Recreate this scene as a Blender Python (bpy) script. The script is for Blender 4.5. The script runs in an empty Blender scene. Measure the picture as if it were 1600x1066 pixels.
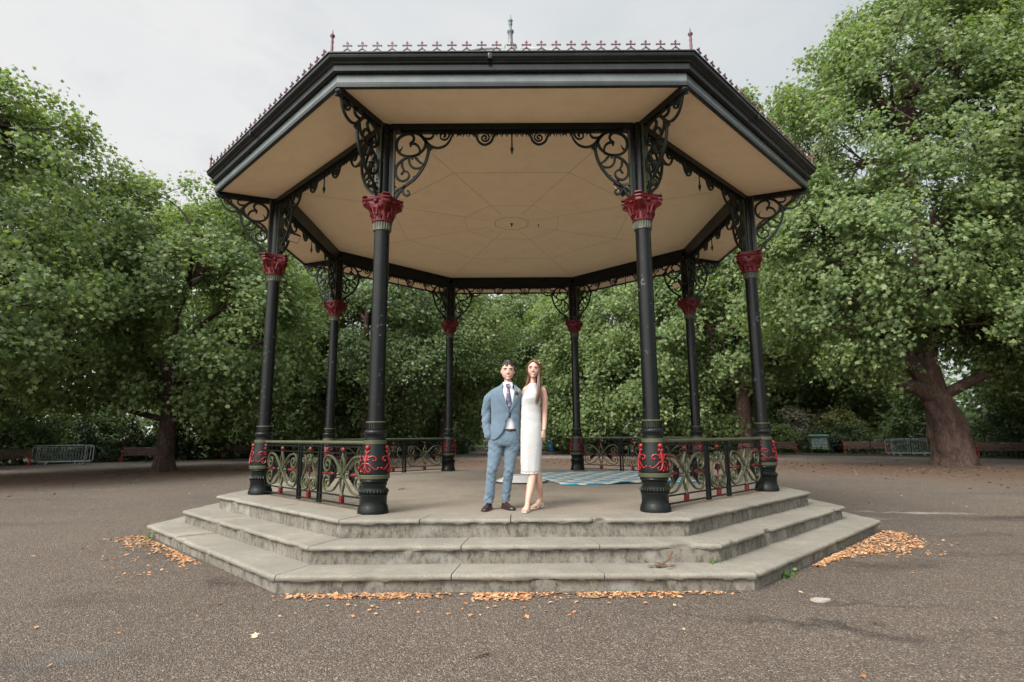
import bpy, bmesh, math, random
import numpy as np
from mathutils import Vector, Matrix, noise as mnoise
random.seed(7); RNG=np.random.default_rng(11)
PI=math.pi; R_=math.radians
SC=bpy.context.scene; COL=SC.collection
GZ=-0.55                      # ground level, the bandstand floor is z = 0

# ---------------------------------------------------------------- helpers
def link(o,parent=None):
    COL.objects.link(o)
    if parent is not None: o.parent=parent
    return o
def tag(o,label=None,cat=None,group=None,kind=None):
    if label: o['label']=label
    if cat: o['category']=cat
    if group: o['group']=group
    if kind: o['kind']=kind
    return o
def empty(name,loc=(0,0,0),rz=0,parent=None):
    o=bpy.data.objects.new(name,None); o.location=loc; o.rotation_euler=(0,0,rz); o.empty_display_size=.2
    return link(o,parent)
def kids(o): return [c for c in bpy.data.objects if c.parent==o]
def copy_tree(o,parent=None):
    c=o.copy(); COL.objects.link(c); c.parent=parent
    for ch in kids(o): copy_tree(ch,c)
    return c
def nz(v):
    v=np.asarray(v,float); return v/(np.linalg.norm(v)+1e-12)

class MB:
    """collects shapes and links them as one mesh object"""
    def __init__(s): s.v=[]; s.f=[]
    def add(s,vs,fs):
        b=len(s.v); s.v+= [tuple(map(float,p)) for p in vs]; s.f+= [tuple(i+b for i in f) for f in fs]; return s
    def box(s,c,d,rot=None,ch=0.0):
        x,y,z=[k/2 for k in d]
        if ch<=0:
            vs=[(-x,-y,-z),(x,-y,-z),(x,y,-z),(-x,y,-z),(-x,-y,z),(x,-y,z),(x,y,z),(-x,y,z)]
            fs=[(0,3,2,1),(4,5,6,7),(0,1,5,4),(1,2,6,5),(2,3,7,6),(3,0,4,7)]
        else:
            bm=bmesh.new(); bmesh.ops.create_cube(bm,size=1)
            for v in bm.verts: v.co=Vector((v.co.x*d[0],v.co.y*d[1],v.co.z*d[2]))
            bmesh.ops.bevel(bm,geom=bm.edges[:],offset=ch,segments=2,affect='EDGES',profile=.6)
            bm.verts.index_update(); vs=[v.co[:] for v in bm.verts]; fs=[[v.index for v in f.verts] for f in bm.faces]; bm.free()
        M=rot if rot is not None else Matrix.Identity(3)
        return s.add([tuple((M@Vector(p))+Vector(c)) for p in vs],fs)
    def rings(s,rings,cap=True,closed=True):
        n=len(rings[0]); b=len(s.v)
        for r in rings: s.v+=[tuple(map(float,p)) for p in r]
        m=n if closed else n-1
        for i in range(len(rings)-1):
            for j in range(m):
                k=(j+1)%n
                s.f.append((b+i*n+j,b+i*n+k,b+(i+1)*n+k,b+(i+1)*n+j))
        if cap and closed:
            s.f.append(tuple(b+j for j in range(n))[::-1]); e=b+(len(rings)-1)*n; s.f.append(tuple(e+j for j in range(n)))
        return s
    def lathe(s,prof,n=24,c=(0,0,0),flute=None,cap=True):
        rs=[]
        for r,z in prof:
            rs.append([(c[0]+r*math.cos(2*PI*j/n),c[1]+r*math.sin(2*PI*j/n),c[2]+z) for j in range(n)])
        return s.rings(rs,cap)
    def sweep(s,pts,sec,up=None,scale=None,cap=True):
        """sweep a closed 2-D section along a 3-D path; sec x -> side, y -> up"""
        P=np.asarray(pts,float); n=len(P); T=np.gradient(P,axis=0)
        rs=[]; u=None
        for i in range(n):
            t=nz(T[i])
            if up is not None: a=nz(np.cross(t,up)); b=np.cross(a,t)
            else:
                if u is None:
                    h=np.array([0,0,1.]) if abs(t[2])<.9 else np.array([1.,0,0]); a=nz(np.cross(h,t))
                else: a=nz(u-t*np.dot(u,t))
                u=a; b=np.cross(t,a)
            k=1 if scale is None else scale[i]
            rs.append([P[i]+a*x*k+b*y*k for x,y in sec])
        return s.rings(rs,cap)
    def tube(s,pts,rad,n=8,sy=1.0):
        if not hasattr(rad,'__len__'): rad=[rad]*len(pts)
        sec=[(math.cos(2*PI*j/n),sy*math.sin(2*PI*j/n)) for j in range(n)]
        return s.sweep(pts,sec,scale=rad)
    def ball(s,c,r,n=10,m=6,sz=(1,1,1)):
        rs=[]
        for i in range(m+1):
            a=-PI/2+PI*i/m; rr=max(math.cos(a),.02)
            rs.append([(c[0]+r*sz[0]*rr*math.cos(2*PI*j/n),c[1]+r*sz[1]*rr*math.sin(2*PI*j/n),c[2]+r*sz[2]*math.sin(a)) for j in range(n)])
        return s.rings(rs)
    def strip(s,pts2,w,t,fr):
        """flat iron bar following a 2-D curve; fr(u,v,d)->3-D point; w in-plane width (list ok), t thickness"""
        P=np.asarray(pts2,float); n=len(P)
        if not hasattr(w,'__len__'): w=[w]*n
        T=np.gradient(P,axis=0); rs=[]
        for i in range(n):
            tt=nz(T[i]); nn=np.array([-tt[1],tt[0]])*w[i]/2
            a=P[i]+nn; b=P[i]-nn
            h=t/2; e=.3
            m1=P[i]+nn*(1-e); m2=P[i]-nn*(1-e)
            rs.append([fr(m1[0],m1[1],h),fr(m2[0],m2[1],h),fr(b[0],b[1],h*.4),fr(b[0],b[1],-h*.4),fr(m2[0],m2[1],-h),fr(m1[0],m1[1],-h),fr(a[0],a[1],-h*.4),fr(a[0],a[1],h*.4)])
        return s.rings(rs)
    def poly(s,pts2,t,fr):
        """flat plate with outline pts2 (ccw) and thickness t"""
        n=len(pts2); b=len(s.v)
        for d in (t/2,-t/2): s.v+=[tuple(map(float,fr(u,v,d))) for u,v in pts2]
        s.f.append(tuple(b+i for i in range(n))); s.f.append(tuple(b+n+i for i in range(n))[::-1])
        for i in range(n):
            k=(i+1)%n; s.f.append((b+i,b+n+i,b+n+k,b+k))
        return s
    def build(s,name,mat,parent=None,smooth=40,recalc=True):
        me=bpy.data.meshes.new(name); me.from_pydata(s.v,[],s.f)
        if recalc:
            bm=bmesh.new(); bm.from_mesh(me); bmesh.ops.recalc_face_normals(bm,faces=bm.faces[:]); bm.to_mesh(me); bm.free()
        if smooth:
            me.polygons.foreach_set('use_smooth',[True]*len(me.polygons)); me.set_sharp_from_angle(angle=R_(smooth))
        if mat: me.materials.append(mat)
        me.update(); o=bpy.data.objects.new(name,me); return link(o,parent)

def apply_mods(o):
    dg=bpy.context.evaluated_depsgraph_get(); ev=o.evaluated_get(dg)
    me=bpy.data.meshes.new_from_object(ev); old=o.data; o.modifiers.clear(); o.data=me
    if not me.materials and old.materials:
        for m in old.materials: me.materials.append(m)
    me.polygons.foreach_set('use_smooth',[True]*len(me.polygons)); me.update()
    return o
def remesh(o,vox,smooth=3,fac=.5):
    m=o.modifiers.new('r','REMESH'); m.mode='VOXEL'; m.voxel_size=vox; m.use_smooth_shade=True
    if smooth:
        k=o.modifiers.new('s','SMOOTH'); k.iterations=smooth; k.factor=fac
    return apply_mods(o)

def np_mesh(name,V,F,mat,parent=None,smooth=False):
    """V (n,3); F list of (m,k) index arrays"""
    me=bpy.data.meshes.new(name); V=np.ascontiguousarray(V,np.float32)
    me.vertices.add(len(V)); me.vertices.foreach_set('co',V.ravel())
    idx=np.concatenate([f.ravel() for f in F]).astype(np.int32)
    tot=np.concatenate([np.full(len(f),f.shape[1]) for f in F]); st=np.concatenate([[0],np.cumsum(tot)[:-1]]).astype(np.int32)
    me.loops.add(len(idx)); me.loops.foreach_set('vertex_index',idx)
    me.polygons.add(len(tot)); me.polygons.foreach_set('loop_start',st)
    if smooth: me.polygons.foreach_set('use_smooth',np.ones(len(tot),bool))
    me.update(calc_edges=True); me.materials.append(mat)
    o=bpy.data.objects.new(name,me); return link(o,parent)

def curve(pts,n=24):
    """Catmull-Rom through 2-D or 3-D points"""
    P=np.asarray(pts,float); P=np.vstack([2*P[0]-P[1],P,2*P[-1]-P[-2]]); out=[]; m=len(P)-3
    k=max(2,n//m)
    for i in range(m):
        p0,p1,p2,p3=P[i:i+4]
        for j in range(k):
            t=j/k; out.append(.5*((2*p1)+(-p0+p2)*t+(2*p0-5*p1+4*p2-p3)*t*t+(-p0+3*p1-3*p2+p3)*t**3))
    out.append(P[-2]); return np.array(out)
def spiral(c,r0,r1,a0,a1,n=22):
    a=np.linspace(R_(a0),R_(a1),n); r=np.linspace(r0,r1,n)
    return np.stack([c[0]+r*np.cos(a),c[1]+r*np.sin(a)],1)

# ---------------------------------------------------------------- materials
def newmat(name):
    m=bpy.data.materials.new(name); m.use_nodes=True; nt=m.node_tree
    for n in list(nt.nodes): nt.nodes.remove(n)
    out=nt.nodes.new('ShaderNodeOutputMaterial'); return m,nt,out
class NT:
    def __init__(s,nt): s.nt=nt
    def n(s,t,**k):
        x=s.nt.nodes.new('ShaderNode'+t)
        for a,b in k.items(): setattr(x,a,b)
        return x
    def l(s,a,b): s.nt.links.new(a,b)
    def val(s,x,sock):
        if isinstance(x,(int,float)): sock.default_value=x
        elif isinstance(x,tuple): sock.default_value=x if len(x)==4 else (*x,1)
        else: s.l(x,sock)
    def math(s,op,a,b=0,clamp=False):
        x=s.n('Math',operation=op,use_clamp=clamp); s.val(a,x.inputs[0]); s.val(b,x.inputs[1]); return x.outputs[0]
    def mix(s,f,a,b,mode='MIX'):
        x=s.n('Mix',data_type='RGBA',blend_type=mode); s.val(f,x.inputs[0]); s.val(a,x.inputs[6]); s.val(b,x.inputs[7]); return x.outputs[2]
    def noise(s,scale,det=4,rough=.6,vec=None,dist=0):
        x=s.n('TexNoise'); x.inputs['Scale'].default_value=scale; x.inputs['Detail'].default_value=det; x.inputs['Roughness'].default_value=rough; x.inputs['Distortion'].default_value=dist
        if vec is not None: s.l(vec,x.inputs['Vector'])
        return x.outputs['Fac']
    def ramp(s,f,*st):
        x=s.n('ValToRGB'); cr=x.color_ramp
        while len(cr.elements)<len(st): cr.elements.new(.5)
        for e,(p,c) in zip(cr.elements,st): e.position=p; e.color=(*c,1) if hasattr(c,'__len__') else (c,c,c,1)
        s.l(f,x.inputs[0]); return x.outputs[0]
    def mapr(s,f,a,b,c=0,d=1):
        x=s.n('MapRange'); s.val(f,x.inputs[0])
        for i,q in enumerate((a,b,c,d)): x.inputs[1+i].default_value=q
        return x.outputs[0]
    def coord(s,scale=(1,1,1),kind='Object'):
        t=s.n('TexCoord'); m=s.n('Mapping'); m.inputs['Scale'].default_value=scale; s.l(t.outputs[kind],m.inputs[0]); return m.outputs[0]
    def pos(s): return s.n('NewGeometry').outputs['Position']
    def bump(s,h,st,dist=.01):
        x=s.n('Bump'); x.inputs['Strength'].default_value=st; x.inputs['Distance'].default_value=dist; s.l(h,x.inputs['Height']); return x.outputs[0]
    def bsdf(s,out,col,rough=.5,spec=.5,metal=0,normal=None,**kw):
        b=s.n('BsdfPrincipled'); s.val(col,b.inputs['Base Color']); s.val(rough,b.inputs['Roughness']); b.inputs['Specular IOR Level'].default_value=spec; s.val(metal,b.inputs['Metallic'])
        if normal is not None: s.l(normal,b.inputs['Normal'])
        for k,v in kw.items(): s.val(v,b.inputs[k.replace('_',' ')])
        s.l(b.outputs[0],out.inputs[0]); return b
def paint(name,col,rough=.35,dust=.25,dcol=None,spec=.5,wear=0.0,bump=.15):
    """weathered paint: faint noise, dusty patches, a few chips"""
    m,nt,out=newmat(name); t=NT(nt); v=t.coord()
    a=t.noise(3.2,5,.65,v); b=t.noise(38,4,.7,v); g=t.noise(1.1,3,.6,v)
    dc=dcol or tuple(min(1,c*1.6+.03) for c in col)
    f=t.math('MULTIPLY',t.mapr(a,.45,.75),dust)
    c=t.mix(f,col,dc); c=t.mix(t.mapr(b,.6,.8,0,.35),c,tuple(k*.55 for k in col))
    if wear:
        w=t.noise(9,6,.72,v); c=t.mix(t.mapr(w,.635,.665,0,wear),c,(.20,.205,.205)); c=t.mix(t.mapr(t.noise(5,5,.7,t.coord((1,1,.12))),.60,.66,0,wear*.35),c,(.10,.10,.098))
    r=t.math('ADD',t.mapr(g,.3,.7,-.06,.12),rough)
    t.bsdf(out,c,r,spec,0,t.bump(b,bump,.004)); return m
def stone(name,col,stain=(.05,.045,.035),amt=.5,streak=False):
    m,nt,out=newmat(name); t=NT(nt); p=t.pos()
    mp=t.n('Mapping'); mp.inputs['Scale'].default_value=(1,1,.5) if streak else (1,1,1); t.l(p,mp.inputs[0]); v=mp.outputs[0]
    a=t.noise(1.3,6,.65,p); b=t.noise(17 if streak else 9,7,.78,v,.1); c=t.noise(160,3,.6,p); d=t.noise(45,5,.7,p)
    k=t.mix(t.mapr(a,.35,.68),tuple(x*.74 for x in col),tuple(min(1,x*1.1) for x in col))
    k=t.mix(t.mapr(t.noise(6.5,6,.72,p,.6),.42,.66,.42,0),k,tuple(x*.55 for x in col)); k=t.mix(t.mapr(c,.36,.60,.65,0),k,tuple(x*.38 for x in col)); k=t.mix(t.mapr(t.noise(42,5,.8,p),.53,.66,0,.65),k,tuple(x*.5 for x in col)); k=t.mix(t.mapr(t.noise(75,3,.7,p),.60,.70,0,.5),k,tuple(min(1,x*1.45) for x in col))
    lo=.56-.12*amt if streak else .6
    k=t.mix(t.math('MULTIPLY',t.mapr(b,lo,lo+.16),amt),k,stain)
    k=t.mix(t.mapr(d,.62,.72,0,.35),k,(.30,.30,.22))
    if streak: k=t.mix(t.mapr(t.noise(3.1,4,.6,p),.52,.68,0,.4),k,(.33,.33,.30))
    h=t.math('ADD',c,t.math('MULTIPLY',d,1.2))
    t.bsdf(out,k,.88,.25,0,t.bump(h,.55,.006)); return m
def unit(n,rg): v=rg.normal(size=(n,3)); return v/np.linalg.norm(v,axis=1,keepdims=True)
# ================================================================ BANDSTAND
BLACK=paint('black_green_gloss_paint',(.007,.0085,.008),.30,.25,(.022,.026,.024),spec=.20)
SHAFT=paint('shaft_black_paint',(.006,.0065,.0065),.22,.22,(.02,.022,.021),spec=.22,wear=.6)
OLIVE=paint('olive_green_paint',(.052,.057,.028),.40,.4,(.11,.115,.07))
OLIVED=paint('dark_olive_paint',(.008,.0105,.007),.36,.3,(.03,.037,.025),spec=.25)
RED=paint('red_gloss_paint',(.20,.007,.009),.34,.25,(.28,.025,.025),spec=.4)
CAPRED=paint('capital_red_paint',(.105,.006,.008),.36,.3,(.17,.02,.022),bump=.4,spec=.35)
PINKRED=paint('faded_red_paint',(.085,.018,.027),.5,.6,(.15,.06,.075))
FASCIA=paint('fascia_grey_green_paint',(.10,.12,.118),.22,.7,(.17,.195,.19),bump=.05)
GUTTER=paint('gutter_black_paint',(.011,.014,.013),.27,.45,(.04,.046,.045),spec=.3)
LEAD=paint('roof_lead',(.15,.165,.165),.55,.6,(.28,.30,.29))
TAN=paint('ceiling_tan_paint',(.87,.69,.465),.65,.5,(.73,.54,.345),spec=.2,bump=.25)
TAND=paint('ceiling_seam',(.56,.385,.22),.7,.3,spec=.2)
TREAD=stone('pale_step_stone',(.275,.252,.207),(.085,.075,.06),.75)
RISER=stone('stained_riser_stone',(.245,.222,.18),(.04,.036,.03),.80,True)
FLOORM=stone('bandstand_floor_concrete',(.30,.255,.20),(.20,.165,.125),.5)

AZ=[22.5+45*k for k in range(8)]
def pol(r,a,z=0): return (r*math.cos(R_(a)),r*math.sin(R_(a)),z)
stand=empty('bandstand',(0,0,GZ)); SB=stand
tag(stand,'octagonal Victorian bandstand of black and red ironwork on three stone steps','bandstand')
SHIFT=Vector((0,0,-GZ))
def part(mb,name,mat,parent=None,smooth=40):
    o=mb.build(name,mat,parent or stand,smooth)
    if parent is None: o.location=SHIFT
    return o
C8=math.cos(R_(22.5)); T8=math.tan(R_(22.5))
# ---- steps: separate stone slabs with worn noses over stained risers
def step_ring(r,ztop,zbot,rin,nslab,th,seed):
    tread=MB(); riser=MB(); rs=random.Random(seed)
    for k in range(8):
        a0=R_(AZ[k]+22.5); n=np.array([math.cos(a0),math.sin(a0),0]); t=np.array([-n[1],n[0],0])
        A=r*C8; Ain=rin*C8; cuts=[-1]+[(-1+2*(j+1)/nslab)+rs.uniform(-.12,.12) for j in range(nslab-1)]+[1]
        for j in range(nslab):
            w0,w1=cuts[j],cuts[j+1]; g=.0052/(A*T8); w0+=g; w1-=g; dz=rs.uniform(-.003,.003)
            N=44 if k in (4,5,6) else 12; rings=[]
            for i in range(N+1):
                w=w0+(w1-w0)*i/N; q=n*A+t*w*A*T8
                c1=mnoise.noise(Vector((q[0]*9,q[1]*9,ztop*7+seed))); c2=mnoise.noise(Vector((q[0]*2.3,q[1]*2.3,seed)))
                chip=max(0,mnoise.noise(Vector((q[0]*3.7,q[1]*3.7,seed*3.1)))-.20)*.11
                e=.005*c1+.005*c2-chip; zz=ztop+dz+.003*c2
                prof=[(Ain,zz),(A-.05,zz-.001),(A-.018+e*.6,zz-.003-chip*.2),(A-.003+e,zz-.013-chip*.3),(A+e,zz-.028),(A-.004+e,zz-th*.8+.004*c1),(A-.014+e*.5-chip*.3,zz-th+.010*mnoise.noise(Vector((q[0]*14,q[1]*14,seed*2)))+.006*c1),(A-.10,zz-th),(Ain,zz-th)]
                rings.append([n*a+t*w*a*T8+np.array([0,0,z]) for a,z in prof])
            tread.rings(rings)
        M=60 if k in (4,5,6) else 8; rings=[]
        for i in range(M+1):
            w=-1+2*i/M; row=[]
            for m,z in enumerate(np.linspace(zbot-.03,ztop-th-.001,5)):
                q=n*A+t*w*A*T8; e=.006*mnoise.noise(Vector((q[0]*8,q[1]*8,z*12)))
                a=A-.046+(e if abs(w)<.999 else 0); row.append(n*a+t*w*a*T8+np.array([0,0,z]))
            row+= [n*(A-.16)+t*w*(A-.16)*T8+np.array([0,0,z]) for z in (ztop-th-.001,zbot-.03)]
            rings.append(row)
        riser.rings(rings)
    s=part(tread,'step',TREAD,None,50); part(riser,'riser',RISER,s,50)
step_ring(5.025,0.0,-.20,4.60,4,.05,1.3)
step_ring(5.475,-.20,-.385,4.93,3,.052,2.7)
step_ring(5.925,-.385,GZ,5.38,3,.058,4.1)
f=MB(); f.rings([[pol(4.597,a,z) for a in AZ] for z in (-.40,-.004)]); part(f,'floor',FLOORM,None,20)

# ---- column prototype (+x points outwards from the stand)
def bprof():   # pedestal silhouette measured from the photograph
    return [(.182,0),(.184,.025),(.178,.05),(.166,.086),(.160,.10),(.160,.19),(.166,.20),(.168,.215),(.160,.222)]
col=MB()
col.lathe([(.104,1.05),(.100,1.30),(.097,2.2),(.097,3.50)],28,cap=False)
col.lathe([(.082,3.93),(.082,5.0)],20,cap=False)                      # colonette above the capital
for a in (0,112.5,-112.5):
    M=Matrix.Rotation(R_(a),3,'Z')
    col.box(M@Vector((.10,0,4.43)),(.05,.075,1.02),M)
column=part(col,'column',SHAFT,None,45)
ped=MB(); ped.lathe(bprof(),36)
ped.lathe([(.152,.222),(.163,.235),(.168,.255),(.160,.28),(.148,.288)],36,cap=False)
ped.lathe([(.148,.288),(.146,.31),(.155,.33),(.158,.345),(.150,.352),(.168,.366),(.172,.378),(.166,.392),(.150,.398)],36,cap=False)
ped.lathe([(.176,.398),(.182,.45)],36,cap=False)
ped.lathe([(.181,.449),(.182,.50),(.176,.56),(.164,.63),(.150,.70),(.139,.76),(.132,.807)],36,cap=False)
ped.lathe([(.126,.85),(.122,.88),(.124,.905),(.134,.92),(.140,.938),(.140,.95),(.132,.965),(.118,.975)],36,cap=False)
for j in range(26):
    a=2*PI*j/26; ped.ball((.139*math.cos(a),.139*math.sin(a),.928),.0085,6,4)
for j in range(24):
    a=360*j/24; M=Matrix.Rotation(R_(a),3,'Z'); ped.box(M@Vector((.114,0,1.02)),(.016,.014,.085),M)
ped.lathe([(.108,.97),(.108,1.06)],28,cap=False)
part(ped,'pedestal',BLACK,column,35)
bd=MB(); bd.lathe([(.130,.803),(.138,.806),(.139,.848),(.130,.852)],36,cap=False); part(bd,'upper_band',OLIVE,column,35)
bd=MB(); bd.lathe([(.174,.396),(.186,.402),(.189,.44),(.180,.4485)],36,cap=False); part(bd,'lower_band',OLIVE,column,35)
bd=MB(); bd.lathe([(.150,.224),(.163,.235),(.168,.255),(.160,.28),(.150,.287)],36,cap=False)
for j in range(28):                                                   # leaf moulding on the foot
    a=2*PI*j/28; c,s_=math.cos(a),math.sin(a)
    bd.tube([(.160*c,.160*s_,.222),(.1735*c,.1735*s_,.25),(.158*c,.158*s_,.285)],[.006,.011,.003],6)
part(bd,'leaf_moulding',OLIVED,column,35)
bd=MB(); bd.lathe([(.108,1.058),(.121,1.06),(.121,1.072),(.105,1.078)],28,cap=False)
for j in range(24):
    a=2*PI*(j+.5)/24; c,s_=math.cos(a),math.sin(a); bd.tube([(.112*c,.112*s_,.985),(.112*c,.112*s_,1.06)],.0035,5)
part(bd,'reeded_collar',OLIVE,column,35)
bd=MB(); bd.lathe([(.098,3.495),(.112,3.50),(.110,3.52),(.110,3.60),(.116,3.61)],28,cap=False)
for j in range(22):
    a=2*PI*j/22; c,s_=math.cos(a),math.sin(a); bd.tube([(.111*c,.111*s_,3.515),(.113*c,.113*s_,3.60)],.0075,5)
part(bd,'necking',OLIVE,column,35)
for a in (0,112.5,-112.5):                                            # fluted strips behind the brackets
    M=Matrix.Rotation(R_(a),3,'Z'); bd=MB(); bd.box(M@Vector((.127,0,4.43)),(.012,.08,1.03),M)
    for d in (-.03,0,.03): bd.box(M@Vector((.134,d,4.43)),(.016,.020,1.029),M)
    part(bd,'fluted_strip',OLIVE,column,35)
def rad_at(z):
    pr=[(.182,.45),(.182,.50),(.176,.56),(.164,.63),(.150,.70),(.139,.76),(.132,.807)]
    return float(np.interp(z,[p[1] for p in pr],[p[0] for p in pr]))
for a_ in (0,112.5,-112.5):                                           # red palmettes round the bulb
    rel=MB(); a0=R_(a_)
    def P(s,z,h=.004): r=rad_at(z)+h; a=a0+s/.165; return (r*math.cos(a),r*math.sin(a),z)
    def T(pts,rad,n=18):
        c=curve(pts,n); m=len(c); rr=[rad*(1-.45*i/m) for i in range(m)]; rel.tube([P(s,z) for s,z in c],rr,6)
    rel.ball(P(0,.765,.002),.032,12,6); rel.ball(P(0,.765,.016),.014,8,5)
    for s,z in ((0,.70),(-.021,.716),(.021,.716)): rel.ball(P(s,z,.0),.020,9,5)
    rel.tube([P(0,.70),P(0,.62),P(0,.53)],[.012,.017,.010],6)
    for sg in (-1,1):
        T([(sg*.004,.60),(sg*.03,.645),(sg*.075,.665),(sg*.115,.65),(sg*.118,.615),(sg*.092,.61)],.011); rel.ball(P(sg*.092,.612),.015,8,5)
        T([(sg*.004,.58),(sg*.04,.575),(sg*.075,.54),(sg*.115,.512),(sg*.145,.525)],.010); rel.ball(P(sg*.143,.528),.014,8,5)
        T([(0,.56),(sg*.02,.50),(sg*.05,.482),(sg*.062,.51),(sg*.042,.522)],.011)
        T([(0,.60),(sg*.02,.62),(sg*.045,.625)],.012); T([(0,.64),(sg*.02,.665),(sg*.036,.66)],.010)
    rel.ball(P(0,.478),.013,8,5)
    part(rel,'red_palmette',RED,column,50)
# capital
cap=MB(); N=64
def csq(h,ch,cv,z):
    """concave chamfered square of half side h"""
    out=[]
    for j in range(N):
        a=2*PI*(j+.5)/N; c,s_=math.cos(a),math.sin(a); m=max(abs(c),abs(s_)); x,y=c/m,s_/m
        k=min(abs(x),abs(y)); x*=h; y*=h
        d=cv*(1-k*k); x-=np.sign(x)*d*(abs(x)>=abs(y)-1e-9); y-=np.sign(y)*d*(abs(y)>abs(x))
        t=abs(x)+abs(y); lim=2*h-ch
        if t>lim: x*=lim/t; y*=lim/t
        out.append((x,y,z))
    return out
def circ(r,z,f=0): return [(r*(1+f*math.cos(16*PI*(j+.5)/N))*math.cos(2*PI*(j+.5)/N),r*(1+f*math.cos(16*PI*(j+.5)/N))*math.sin(2*PI*(j+.5)/N),z) for j in range(N)]
def blend(A,B,t): return [tuple(np.array(a)*(1-t)+np.array(b)*t) for a,b in zip(A,B)]
c0=circ(.122,3.64,.03); sq=csq(.198,.09,.055,3.86)
R=[circ(.118,3.605),circ(.128,3.612),circ(.130,3.628),circ(.118,3.64,.04),circ(.119,3.69,.06),circ(.122,3.75,.06),circ(.127,3.79,.05)]
for i,t in enumerate((.2,.5,.8,1)):
    b=blend(circ(.135+.01*i,0,.03),sq,t); z=3.812+.019*i; R.append([(x,y,z) for x,y,_ in b])
R+= [csq(.200,.09,.055,3.875),csq(.200,.09,.055,3.93),csq(.186,.08,.052,3.938),csq(.186,.08,.052,3.95),csq(.212,.09,.058,3.962),csq(.218,.09,.058,3.985),csq(.206,.09,.055,3.992),csq(.206,.09,.055,4.005),csq(.214,.09,.055,4.012),csq(.214,.09,.055,4.03)]
cap.rings(R)
for q in range(4):
    M=Matrix.Rotation(R_(90*q),3,'Z')
    def X(x,y,z): return tuple(M@Vector((x,y,z)))
    for sg in (-1,1):
        sp=spiral((sg*.105,3.905),.034,.006,90,90-sg*500,20)
        cap.tube([X(.176+.012*abs(y)/.1,y,z) for y,z in sp],.007,5)
        cap.tube([X(.15,sg*.02,3.70),X(.165,sg*.035,3.80),X(.175,sg*.06,3.86)],[.014,.012,.006],6)
        cap.tube([X(.118,sg*.055,3.66),X(.138,sg*.058,3.72),X(.150,sg*.07,3.75)],[.013,.015,.008],6)
    cap.ball(X(.155,0,3.925),.03,10,6,(1,1.2,1)); cap.ball(X(.138,0,3.72),.018,8,5)
    M=Matrix.Rotation(R_(45+90*q),3,'Z')
    cap.box(X(.232,0,3.905),(.035,.075,.05),M,.008)
    cap.box(X(.238,0,3.955),(.05,.085,.03),M,.006); cap.box(X(.236,0,4.015),(.05,.09,.026),M,.006); cap.tube([X(.235,0,3.885),X(.215,0,3.862),X(.175,0,3.83),X(.14,0,3.76)],[.026,.024,.020,.010],7)
cap.v=[(x,y,3.605+(z-3.605)*.80) for x,y,z in cap.v]
part(cap,'capital',CAPRED,column,40)

# scroll bracket: pixel coordinates of the front left bracket in the photograph -> metres
def bk(pts): return [(.135+(x-370)/697*1.02,-(y-130)/648) for x,y in pts]
def bracket_mb():
    b=MB(); fr=lambda u,v,d:(u,d,4.885+v)
    def S(pts,w=.026,n=26,taper=True,raw=False):
        c=np.array(pts) if raw else curve(bk(pts),n)
        m=len(c); w=w*1.42; ww=[w*(1-.45*(i/m)**2) if taper else w for i in range(m)]; b.strip(c,ww,.032,fr)
    S([(545,132),(600,160),(645,215),(668,270),(672,320),(640,430),(560,550),(450,640),(382,738)],.03,40,False)
    S([(470,625),(452,650),(458,690),(488,708),(510,690),(502,668),(488,668)],.024)
    S([(540,140),(460,150),(400,190),(384,250),(402,310),(450,345),(520,352),(580,338)],.03)
    S([(650,222),(640,270),(610,310),(560,345),(490,362)],.028)
    S([(515,150),(540,180),(532,215),(508,235),(512,258)],.026); S([(512,235),(555,240),(586,270),(596,310),(588,345)],.026)
    S([(490,360),(430,395),(390,445),(382,505),(402,555),(445,578),(490,560),(505,525),(488,495),(462,488)],.026)
    S([(438,410),(440,445),(455,475),(448,500),(438,512)],.024)
    S([(500,362),(505,410),(530,450),(570,464),(610,455),(640,432)],.024)
    S([(555,362),(590,400),(632,430)],.024); S([(440,640),(400,660),(372,695)],.02)
    S([(600,165),(640,188),(690,190),(716,160),(700,135)],.024); S([(642,205),(690,255),(750,277),(815,262),(860,218),(892,150)],.026,28)
    c0=bk([(810,165)])[0]; b.strip(spiral(c0,.075,.012,60,-460,30),[.022]*30,.03,fr)
    for x,y,r in ((512,258,.016),(438,512,.018),(420,300,.014),(370,150,.014),(690,292,.020),(705,270,.012),(372,600,.013),(385,630,.013),(680,140,.014),(575,375,.016),(530,375,.016),(370,470,.012)):
        u,v=bk([(x,y)])[0]; b.ball((u,0,4.885+v),r,8,5)
    for s,e in (((415,300),(440,262)),((690,270),(715,300)),((540,545),(560,530)),((930,150),(962,160)),((910,140),(930,125))):
        b.strip(curve(bk([s,((s[0]+e[0])/2+4,(s[1]+e[1])/2),e]),6),[.022,.018,.014,.010,.008,.006,.004][:len(curve(bk([s,s,e]),6))],.028,fr)
    return b
br=part(bracket_mb(),'bracket',OLIVED,column,40)
for a in (112.5,-112.5):
    o=br.copy(); COL.objects.link(o); o.parent=column; o.rotation_euler=(0,0,R_(a))
LBL=None
cols=[]
for k in range(8):
    o=column if k==0 else copy_tree(column,stand)
    o.location=Vector(pol(4.4,AZ[k]))+SHIFT; o.rotation_euler=(0,0,R_(AZ[k])); cols.append(o)

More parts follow.
